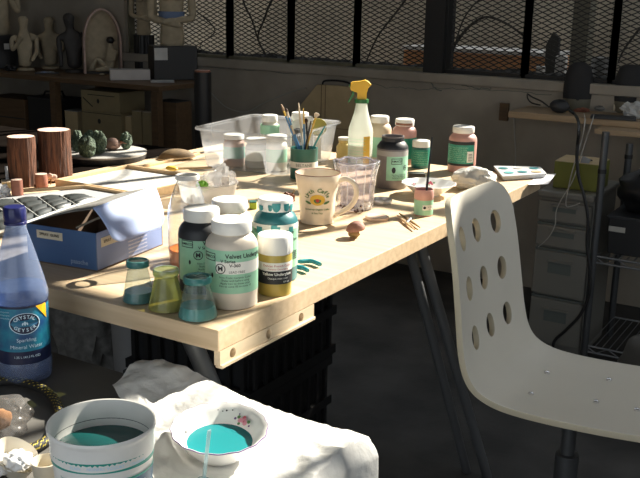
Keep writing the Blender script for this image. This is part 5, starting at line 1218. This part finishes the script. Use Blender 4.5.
cable('power_cable', 'thick black cord falling from the adaptor past the drawer unit', [(569, 110, 3.535), (576, 116, 3.500), (579, 127, 3.070), (577.5, 145, 3.050), (577, 160, 3.050), (579, 178, 3.050), (585, 200, 3.050), (588, 220, 3.050), (587, 245, 3.050), (590, 270, 3.050), (589, 295, 3.050), (580, 315, 3.050), (566, 330, 3.050), (554, 342, 3.050), (553, 360, 3.050)], .0055, 'cord_black', 3.05)
cable('white_cord', 'white cord hanging from the desk over the green box', [(584, 113.5, 3.545), (585, 122, 3.070), (581, 142, 3.060), (574, 165, 3.050), (569, 185, 3.060), (566, 205, 3.065), (572, 206, 3.065), (580, 203, 3.065)], .002, 'cord_grey', 3.05)
cable('white_cord', 'longer white cord trailing down the drawer unit front', [(594, 114.5, 3.545), (592, 122, 3.080), (586, 140, 3.070), (578, 165, 3.070), (572, 182, 3.065), (561, 200, 3.065), (556, 212, 3.065), (555, 225, 3.050), (548, 238, 3.050), (538, 247, 3.050)], .0018, 'cord_grey', 3.03)
def desk_thing(name, label, cat, px, py, push=.01): return facing_thing(name, label, cat, px, py, DZZ, push=push)
t, k = desk_thing('phone_handset', 'grey phone handset lying slantwise on the desk', 'handset', 601, 112, .03); MB().blob((0, 0, .012), (.016, .030, .011), .03, 1, 4, 1, zmin=.0006).build('handset_body', 'grey_plastic', t); MB().box((.006, .0, .0225), (.010, .03, .0015)).build('keypad', 'dark_paint', t, smooth=False); t.rotation_euler.z += .3
t, k = desk_thing('keyboard', 'dark keyboard lying at the desk front edge', 'keyboard', 613, 120, .02); MB().box((0, 0, .0065), (.05, .17, .012)).build('keyboard_body', 'dark_paint', t, smooth=False, bevel=.002)
for i in range(4): MB().box((-.016 + .0105 * i, 0, .0138), (.008, .16, .002)).build('key_row', 'black_plastic', t, smooth=False)
t, k = desk_thing('clay_scrap', 'orange-brown clay scraps heaped beside the handset', 'clay scrap', 582, 113, .035); MB().blob((0, 0, .007), (.018, .028, .009), .4, 2.5, 4, 4, True, zmin=.0006).build('scrap', 'red_clay', t)
t, k = desk_thing('cloth_heap', 'white cloth heaped at the right end of the visible desk', 'cloth', 634, 119, .02); MB().blob((0, 0, .030), (.035, .050, .034), .3, 1.8, 5, 6, True, zmin=.0006).build('cloth', 'cloth_white', t, angle=60)
t, k = desk_thing('paper_roll', 'cream paper roll lying against the white cloth', 'paper roll', 617, 113, .035); MB().tube([(.01, -.02, .019), (-.005, .03, .019)], .018, 20).build('roll_body', 'card_edge', t); MB().tube([(.0105, -.0215, .019), (.0100, -.0201, .019)], .009, 16).build('roll_core', 'bench_wood', t)
# drawer tower and green box
DX0_, DX1_ = aty(536, 220, 3.1).x, aty(592, 220, 3.1).x; DT = .613
t = thing('drawer_tower', 'white plastic drawer tower against the wall behind the chair', 'drawers', ((DX0_ + DX1_) / 2, 3.27, 0)); Wd = DX1_ - DX0_
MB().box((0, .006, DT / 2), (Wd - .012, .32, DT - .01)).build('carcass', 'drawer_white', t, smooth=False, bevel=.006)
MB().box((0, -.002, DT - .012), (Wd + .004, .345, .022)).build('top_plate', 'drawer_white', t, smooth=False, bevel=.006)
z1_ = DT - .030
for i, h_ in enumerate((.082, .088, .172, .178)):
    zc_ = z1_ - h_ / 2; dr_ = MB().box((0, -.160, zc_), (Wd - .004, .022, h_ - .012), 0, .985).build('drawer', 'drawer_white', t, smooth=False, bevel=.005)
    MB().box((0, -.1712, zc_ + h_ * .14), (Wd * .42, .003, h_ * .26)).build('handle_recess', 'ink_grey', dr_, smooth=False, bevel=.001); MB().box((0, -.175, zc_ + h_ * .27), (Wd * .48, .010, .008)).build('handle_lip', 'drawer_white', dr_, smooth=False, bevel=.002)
    MB().box((0, -.158, z1_ - .001), (Wd - .01, .02, .006)).build('seam_painted_shade', 'ink_grey', t, smooth=False) if i else None  # dark grey strip stands in for the shade between drawers
    z1_ -= h_ + .004
p = at(572, 191, DT); t = thing('green_carton', 'olive green carton lying on the drawer tower', 'carton', (p.x, p.y + .10, DT + .0005), .04); k = (p - EYE).length / FPX; H = 26 * k; W = 44 * k
MB().box((0, 0, H / 2), (W, .15, H)).build('carton_body', 'green_box', t, smooth=False, bevel=.002); MB().box((0, 0, H + .001), (W * .98, .148, .002)).build('carton_lid', 'kraft', t, smooth=False); MB().grid(6, 4, lambda u, v: Vector((.01 + .03 * u, -.02 - .057 * v, H + .0035 + .02 * math.sin(PI * v) * (1 - u * .5)))).build('paper_flap', 'grey_plastic', t)
# wire shelf with crate, bag
t = thing('wire_rack', 'chrome wire rack standing under the right desk', 'rack', (-.53, 3.25, 0)); ro = Vector(t.location)
pa = aty(606, 132, 3.1)
for x, y in ((pa.x, 3.1), (pa.x, 3.46), (-.20, 3.1), (-.20, 3.46)):
    pp = MB().tube([(x - ro.x, y - ro.y, 0.001), (x - ro.x, y - ro.y, pa.z if y < 3.2 else DZZ - .06)], .0125, 14); pp.build('pole', 'steel_dark', t)
    MB().tube([(x - ro.x, y - ro.y, DZZ - .115), (x - ro.x, y - ro.y, DZZ - .10)], .0145, 14).build('collar', 'black_plastic', t)
zs = aty(606, 258, 3.1).z
for zz in (zs, .08):
    sh = MB().tube([(pa.x - ro.x, -.15, zz), (-.20 - ro.x, -.15, zz)], .004, 8).build('wire_shelf', 'steel_grey', t)
    mb = MB(); mb.tube([(pa.x - ro.x, -.15, zz - .022), (-.20 - ro.x, -.15, zz - .022)], .004, 8)
    for i in range(14): mb.tube([(pa.x - ro.x + .04 * i, -.15, zz - .022 * (i % 2)), (pa.x - ro.x + .04 * (i + 1), -.15, zz - .022 * ((i + 1) % 2))], .002, 6)
    for i in range(24): mb.tube([(pa.x - ro.x + .024 * i + .01, -.15, zz), (pa.x - ro.x + .024 * i + .01, .21, zz)], .002, 6)
    mb.tube([(pa.x - ro.x, .21, zz), (-.20 - ro.x, .22, zz)], .004, 8); mb.build('wire_lattice', 'steel_grey', sh)
a = aty(610, 216, 3.14); t = thing('storage_crate', 'black storage crate with a white tag on the wire rack', 'crate', (a.x + .15, 3.28, zs + .0045)); H = a.z - zs - .01
MB().box((0, 0, H / 2), (.30, .26, H), 0, 1.04).build('crate_body', 'black_plastic', t, smooth=False, bevel=.004); MB().box((0, 0, H + .003), (.32, .275, .008)).build('crate_rim', 'dark_paint', t, smooth=False, bevel=.002)
a = aty(608.5, 226, 3.14); b = aty(624.5, 233.5, 3.14); MB().box(((a.x + b.x) / 2 - t.location.x, -.1345, (a.z + b.z) / 2 - t.location.z), (b.x - a.x, .001, a.z - b.z)).build('paper_tag', 'cord_white', t, smooth=False)
p = t.location.copy(); zc = p.z + H + .0075; t = thing('black_bag', 'slumped black bag lying on the crate in the wire rack', 'bag', (p.x - .02, p.y, zc)); MB().blob((0, 0, .075), (.14, .11, .085), .2, 1.6, 4, 3, zmin=.0005).build('bag_body', 'black_plastic', t); MB().tube(spline([(-.08, -.05, .10), (-.04, -.08, .16), (.02, -.07, .165), (.06, -.05, .12)], 6), .006, 8).build('bag_strap', 'dark_paint', t)
a = at(624, 385, 0); t = thing('cloth_sack', 'big grey-green cloth sack on the floor in front of the wire rack', 'sack', (-.40, 2.80, 0)); MB().blob((0, 0, .15), (.19, .15, .17), .16, 1.5, 4, 4, zmin=.001).build('sack_body', 'grey_top', t, angle=60); MB().tube([(-.1, -.10, .26), (0, -.12, .29), (.09, -.10, .25)], .008, 8).build('fold_seam', 'statue_dark', t)

# ================================================================== UNDER THE TABLE
def milk_crate(label, x, y, z, w_=.40, h_=.27, rz=0):
    t = thing('milk_crate', label, 'crate', (x, y, z), rz, 'black slatted crates'); a = w_ / 2
    MB().box((0, 0, .006), (w_, w_, .012)).build('crate_floor', 'black_plastic', t, smooth=False)
    for s in (-1, 1):
        for ax in (0, 1):
            q = MB()
            for zz in (.02, h_ * .5, h_ - .014): q.box((s * a, 0, zz) if ax else (0, s * a, zz), (.012, w_ + .012, .026) if ax else (w_ - .012, .012, .026))
            for i in range(9):
                o_ = -a + w_ * (i + .5) / 9; q.box((s * a, o_, h_ / 2) if ax else (o_, s * a, h_ / 2), (.008, .012, h_ - .03) if ax else (.012, .008, h_ - .03))
            q.build('side_lattice', 'black_plastic', t, smooth=False)
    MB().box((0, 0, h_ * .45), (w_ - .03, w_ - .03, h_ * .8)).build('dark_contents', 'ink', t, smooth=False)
    return t
CRX, CRY = -1.42, 1.91
milk_crate('black slatted crate on the floor under the table, lowest of its stack', CRX - .02, CRY, 0)
milk_crate('black slatted crate under the table, middle of its stack', CRX - .01, CRY, .273)
t = thing('black_board', 'flat black board lying on top of the slatted crates', 'board', (CRX, CRY, .5465)); MB().box((.005, 0, .06), (.42, .44, .115)).build('board_body', 'ink', t, smooth=False); MB().box((.005, 0, .119), (.43, .45, .004)).build('board_edge', 'black_plastic', t, smooth=False)
p = at(118, 350, .50); t = thing('waste_bin', 'pale plastic bin standing under the table next to the stacked crates', 'bin', (-1.80, 1.96, 0)); MB().lathe([(0, .001), (.085, .001), (.088, .01), (.108, .62), (.114, .622), (.114, .635), (.104, .636), (.10, .6), (.08, .02), (0, .02)], 40).build('bin_shell', 'bin_trash', t); MB().lathe([(.1085, .56), (.111, .563), (.1115, .58), (.1095, .583)], 40).build('rim_band', 'board_grey', t)
t = thing('stuffed_bag', 'stuffed whitish bag on the floor under the table left of the pale bin', 'bag', (-2.06, 1.98, 0)); MB().blob((0, 0, .31), (.11, .12, .32), .14, 2.2, 4, 9, True, zmin=.001).build('bag_body', 'sack_grey', t, angle=60); MB().blob((0, 0, .64), (.03, .035, .03), .3, 2, 3, 2).build('tied_neck', 'sack_grey', t)

# ================================================================== ON THE LOW FOREGROUND TABLE
FZ = F + .0062
tubR, tubH = .0622, .140
# water bottle
c, R, H = fit(26.5, 389, 205, 54, z=F, rt=.3); wb = thing('water_bottle', 'blue-tinted sparkling water bottle with blue cap and label', 'bottle', c + Vector((0, 0, .0006)), facing(c))
pet = lambda a, j, z: 1 + (.05 * math.cos(5 * a) if z < H * .07 else 0)
MB().lathe([(0, .008), (R * .35, .004), (R * .70, .001), (R * .90, H * .022), (R * .985, H * .07), (R * .985, H * .13), (R * .95, H * .14), (R * .95, H * .475), (R, H * .49), (R * .99, H * .525), (R * .88, H * .60), (R * .62, H * .75), (R * .38, H * .875), (R * .33, H * .905), (R * .33, H * .93)], 60, wob=pet).build('bottle_body', 'pet_blue', wb)
MB().lathe([(0, .012), (R * .6, .008), (R * .86, H * .05), (R * .93, H * .13), (R * .93, H * .47), (R * .95, H * .52), (R * .92, H * .555), (0, H * .555)], 48).build('water', thin('water_blue', (.72, .82, .95), .12, (.35, .5, .75), .05, .6), wb)
MB().lathe([(0, H * .905), (R * .40, H * .905), (R * .40, H * .918), (R * .375, H * .92), (R * .375, H * .925), (R * .39, H * .93), (R * .385, H * .99), (R * .35, H), (0, H)], 48, wob=lambda a, j, z: 1 + (.02 * math.cos(36 * a) if 4 < j < 7 else 0)).build('cap', 'cap_blue', wb)
MB().cyl(R * .955 + .0006, H * .140, H * .475, -PI, PI, 48).build('paper_label', 'label_blue', wb)
RL = R * .955 + .0008
MB().cyl(RL, H * .14, H * .215, -PI, PI, 48).build('navy_band', 'label_navy', wb); MB().cyl(RL, H * .462, H * .476, -PI, PI, 48).build('navy_band', 'label_navy', wb)
f = onc(RL, .10, H * .378, .0004); MB().ell(lambda u, v: f(u * .0235, v * .0172), 32).build('oval_badge', 'label_navy', wb, smooth=False)
f = onc(RL, .10, H * .378, .0008); MB().ell(lambda u, v: f(u * .0226, v * .0056), 28).build('oval_centre', 'label_blue', wb, smooth=False)
mb = MB(); f = onc(RL, .10, H * .378, .0012); mb.ring(lambda u, v: f(u * .0243, v * .0180), .94, 36)
for word, s in (('CRYSTAL', 1), ('GEYSER', -1)):
    for i, chx in enumerate(word):
        n_ = len(word) - 1; th_ = (i / n_ - .5) * 2.0; x = .0176 * math.sin(th_ * .95); y = s * (.0112 * math.cos(th_ * .9) - .0002); ra = -s * th_ * .45; rc, rs = math.cos(ra), math.sin(ra)
        mb.text(chx, .0082, lambda u, v: f(x + u * rc - v * rs, y + u * rs + v * rc), True)
mb.ell(lambda u, v: f(u * .0016, v * .0036 + .0006), 10); mb.ell(lambda u, v: f(u * .0012 - .0034 + v * .0006, v * .0026), 10); mb.ell(lambda u, v: f(u * .0012 + .0034 - v * .0006, v * .0026), 10)
mb.text('Sparkling', .0085, onc(RL, .12, H * .283, .0008)); mb.text('Mineral Water', .0088, onc(RL, .12, H * .243, .0008)); mb.text('1.25 L (42.2 FL OZ)', .0052, onc(RL, .12, H * .185, .0012))
for i in range(3): mb.text('Natural spring source', .0032, onc(RL, -.75, H * (.445 - .018 * i), .0008))
mb.build('lettering', 'pale_blue_ink', wb, smooth=False)
f = onc(RL, .82, H * .425, .0010); MB().add([f(-.013, .013), f(.000, .013), f(.009, .013), f(.009, .001), f(.009, -.013), f(-.002, .000)], [(0, 5, 1), (1, 5, 2), (2, 5, 3), (3, 5, 4)]).build('yellow_corner', 'yellow', wb, smooth=False)

# yogurt tub of teal water
t = thing('yogurt_tub', 'white yogurt tub of teal rinse water, closest to the viewer', 'tub', (tubc.x, tubc.y, FZ), facing(tubc))
R, H = tubR, tubH; Rb = .0505; rz_ = lambda z: Rb + (R * .965 - Rb) * z / (H * .93)
MB().lathe([(0, .0005), (Rb * .97, .0005), (Rb, .004), (rz_(H * .75), H * .75), (rz_(H * .75) + .0012, H * .755), (rz_(H * .93), H * .93), (R * .985, H * .955), (R * 1.0, H * .965), (R * 1.005, H * .985), (R * .99, H), (R * .965, H * .995), (R * .94, H * .97), (rz_(H * .78) - .002, H * .78), (Rb * .95, .005), (0, .0045)], 80).build('tub_wall', 'white_plastic', t)
MB().lathe([(rz_(H * .83) - .0010, H * .835), (rz_(H * .83) - .0022, H * .832), (rz_(H * .83) - .0020, H * .826)], 60).build('inner_ridge', 'ink_grey', t)
MB().lathe([(0, H * .765), (rz_(H * .765) - .0016, H * .765)], 60).build('rinse_water', 'teal_water', t)
def onk(a, z, eps=.0008): return lambda u, v: Vector(((rz_(z + v) + eps) * math.cos(a + u / R), (rz_(z + v) + eps) * math.sin(a + u / R), z + v))
def band(z0, z1, a0, a1, eps, wav=0, n=60): return MB().grid(n, 4, lambda u, v: (lambda a, z: Vector(((rz_(z) + eps) * math.cos(a), (rz_(z) + eps) * math.sin(a), z)))(a0 + (a1 - a0) * u, H * (z0 + (z1 - z0) * v) + wav * math.cos(1.5 * (a0 + (a1 - a0) * u) + .3)))
band(.72, .81, -PI, PI, .0008, .003).build('teal_band', 'tub_teal', t)
band(.05, .63, .10, 1.5, .0008).build('navy_panel', 'tub_navy', t); band(.63, .652, .02, 1.6, .0010, .002).build('teal_band', 'tub_teal', t)
mb = MB(); mb.text('PLAIN  ·  NONFAT YOGURT  ·  ORGANIC', .0052, lambda u, v: (lambda a, z: Vector(((rz_(z) + .0014) * math.cos(a), (rz_(z) + .0014) * math.sin(a), z)))(.12 + u / R, H * .765 + v + .003 * math.cos(1.5 * (.12 + u / R) + .3)), True)
mb.text('Nutrition Facts', .0062, onk(.62, H * .575, .0014), True); mb.text('Serving size 1 cup (227g)', .004, onk(.66, H * .52, .0014)); mb.text('Calories 110', .004, onk(.66, H * .48, .0014)); mb.build('pale_lettering', 'pale_blue_ink', t, smooth=False)
mb = MB()
for i, s_ in enumerate(('Keep refrigerated. Contains', 'live active cultures and', 'pasteurized nonfat milk', 'Grade A  32 oz (2 lb)', 'Certified organic')): mb.text(s_, .0048, onk(-.52, H * (.66 - .045 * i)))
mb.build('teal_lettering', 'tub_teal', t, smooth=False)

# flowered bowl with teal glaze
t = thing('bowl', 'chipped white bowl of bright teal glaze with pink flowers on the plastic sheet', 'bowl', (bowlc.x, bowlc.y, FZ), facing(bowlc)); R, H = .0665, .038
t.location.z = FZ + .0062; t.rotation_euler = Matrix.Rotation(facing(bowlc), 3, 'Z').to_4x4().to_euler() if False else (Matrix.Rotation(facing(bowlc), 3, 'Z') @ Matrix.Rotation(math.radians(5.5), 3, 'Y')).to_euler()
sc = lambda a, j, z: 1 + .012 * math.cos(16 * a) * (z / H) ** 2 + .006 * noise.noise(Vector((a * 3, z * 20, 1)))
MB().lathe([(0, .001), (R * .55, .0003), (R * .58, H * .08), (R * .76, H * .4), (R * .90, H * .78), (R, H * .985), (R * .995, H * 1.01), (R * .97, H * 1.0), (R * .84, H * .78), (R * .68, H * .40), (R * .5, H * .14), (0, H * .12)], 112, wob=sc).build('bowl_body', 'porcelain', t)
MB().lathe([(R * 1.003, H * .975), (R * 1.008, H * .99), (R * 1.002, H * 1.012), (R * .992, H * 1.016)], 112, wob=sc).build('rim_line', 'purple_line', t)
MB().lathe([(0, H * .41), (R * .745, H * .41)], 60).build('glaze', 'teal_milky', t)
BF = [('flower_pink', [(0, 0, 1), (1.2, .5, .8), (-1.0, .7, .8)]), ('flower_red', [(.3, -.8, .6), (-.4, .3, .4)]), ('leaf_green', [(2.2, -.3, .6), (-2.0, -.2, .6), (.9, 1.6, .5)]), ('purple_line', [(3.1, .6, .45), (-2.9, .9, .35), (2.6, -1.2, .3)])]
bowl_flower(t, R, H, PI - .80, .60, .0046, BF); bowl_flower(t, R, H, PI + 1.1, .55, .0022, BF); bowl_flower(t, R, H, PI - .2, .95, .0014, [('ink', [(0, 0, 1), (4, 1, .7), (-6, -1, .8), (9, 0, .6)])])
# clear stirrer
fp = at(204, 479, FZ + .004); tp = aty(209.3, 430, fp.y - .004)
t = thing('plastic_stirrer', 'clear plastic stirring stick standing in front of the teal bowl', 'stirrer', fp)
MB().bar((0, 0, 0), tp - fp, .0052, .0022).build('stick', 'straw_clear', t, smooth=False, bevel=.0006); MB().lathe([(0, -.002), (.010, -.002), (.011, .001), (.010, .002), (0, .0015)], 20, (.001, -.006, .0)).build('stirrer_foot', 'straw_clear', t)
# braided rope
RP = [(-20, 384), (15, 381), (42, 389), (56, 402), (60, 418), (54, 434), (38, 446), (18, 452), (-20, 458)]
P = spline([at(x, y, F + .0085) for x, y in RP], 10); lo = P[0].copy()
t = thing('braided_rope', 'black braided rope flecked with yellow curling around the tub', 'rope', (P[40].x, P[40].y, F)); tl = Vector(t.location)
MB().tube([v - tl for v in P], .0074, 12).build('braid', 'rope_black', t)
fk = MB(); dist = 0
for i in range(len(P) - 1):
    d = (P[i + 1] - P[i]); L = d.length; d.normalize(); side = Vector((-d.y, d.x, 0)); upv = Vector((0, 0, 1)); n_ = max(1, int(L / .005))
    for k_ in range(n_):
        b = P[i] + d * L * k_ / n_ - tl; j_ = int((dist + L * k_ / n_) / .0062)
        for m_ in range(3):
            a = (m_ - 1) * .95 + (.47 if j_ % 2 else 0); nv = (upv * math.cos(a) + side * math.sin(a)); tv = side * math.cos(a) - upv * math.sin(a)
            o_ = b + nv * .0075; e = d * .0017 + tv * .0009; g = tv * .0008
            fk.add([o_ - e - g, o_ + e - g, o_ + e + g, o_ - e + g], [(0, 1, 2, 3)])
    dist += L
fk.build('yellow_flecks', 'rope_yellow', t, smooth=False)
# clear bag at the left, tissue, cups
p = at(0, 434, F); t = thing('clear_bag', 'limp clear plastic bag with an orange-brown lump inside, at the left edge', 'plastic bag', (p.x, p.y, F + .0006)); MB().blob((0, 0, .026), (.050, .045, .028), .30, 1.3, 5, 14, False, zmin=.0004).build('bag_film', 'film_dull', t, angle=70); MB().blob((-.008, .004, .020), (.022, .018, .015), .2, 2, 3, 3).build('clay_lump', 'terracotta', t)
p = at(18, 476, F); t = thing('paper_cup', 'crushed cream paper cup holding white tissue', 'cup', (p.x, p.y, F + .0006), facing(p))
MB().grid(40, 10, lambda u, v: (lambda a: Vector(((.012 + .012 * v + .004 * math.sin(2 * a)) * math.cos(a), (.014 + .014 * v) * math.sin(a), .001 + (.030 + .016 * math.cos(a + 2.6)) * v)))(2 * PI * u)).build('cup_wall', 'shell_cream', t, angle=60)
MB().lathe([(0, .001), (.0125, .001)], 24).build('cup_base', 'shell_cream', t)
p2 = Vector((p.x, p.y, F + .014)); t = thing('tissue', 'crumpled bright white tissue stuffed in the cream paper cup', 'tissue', p2, facing(p)); MB().blob((.006, .001, .011), (.017, .018, .013), .30, 2.4, 4, 7).build('tissue_ball', 'tissue', t, angle=70)
p = at(-6, 476, F); t = thing('tissue', 'second white tissue beside the cup at the very corner of the picture', 'tissue', (p.x, p.y, F + .0006), facing(p)); MB().blob((0, 0, .016), (.022, .026, .016), .30, 2.4, 4, 2, zmin=.0004).build('tissue_ball', 'tissue', t, angle=70)
p = at(47, 484, F); t = thing('paper_cup', 'small round cream paper cup tipped against the yogurt tub', 'cup', (p.x, p.y, F + .0006), facing(p)); MB().lathe([(0, .0015), (.013, .001), (.016, .010), (.0185, .032), (.0195, .034), (.0185, .0345), (.0175, .032), (.0125, .004), (0, .0035)], 32).build('cup_wall', 'shell_cream', t); MB().lathe([(0, .016), (.0155, .016)], 24).build('pale_contents', 'bristle_pale', t)
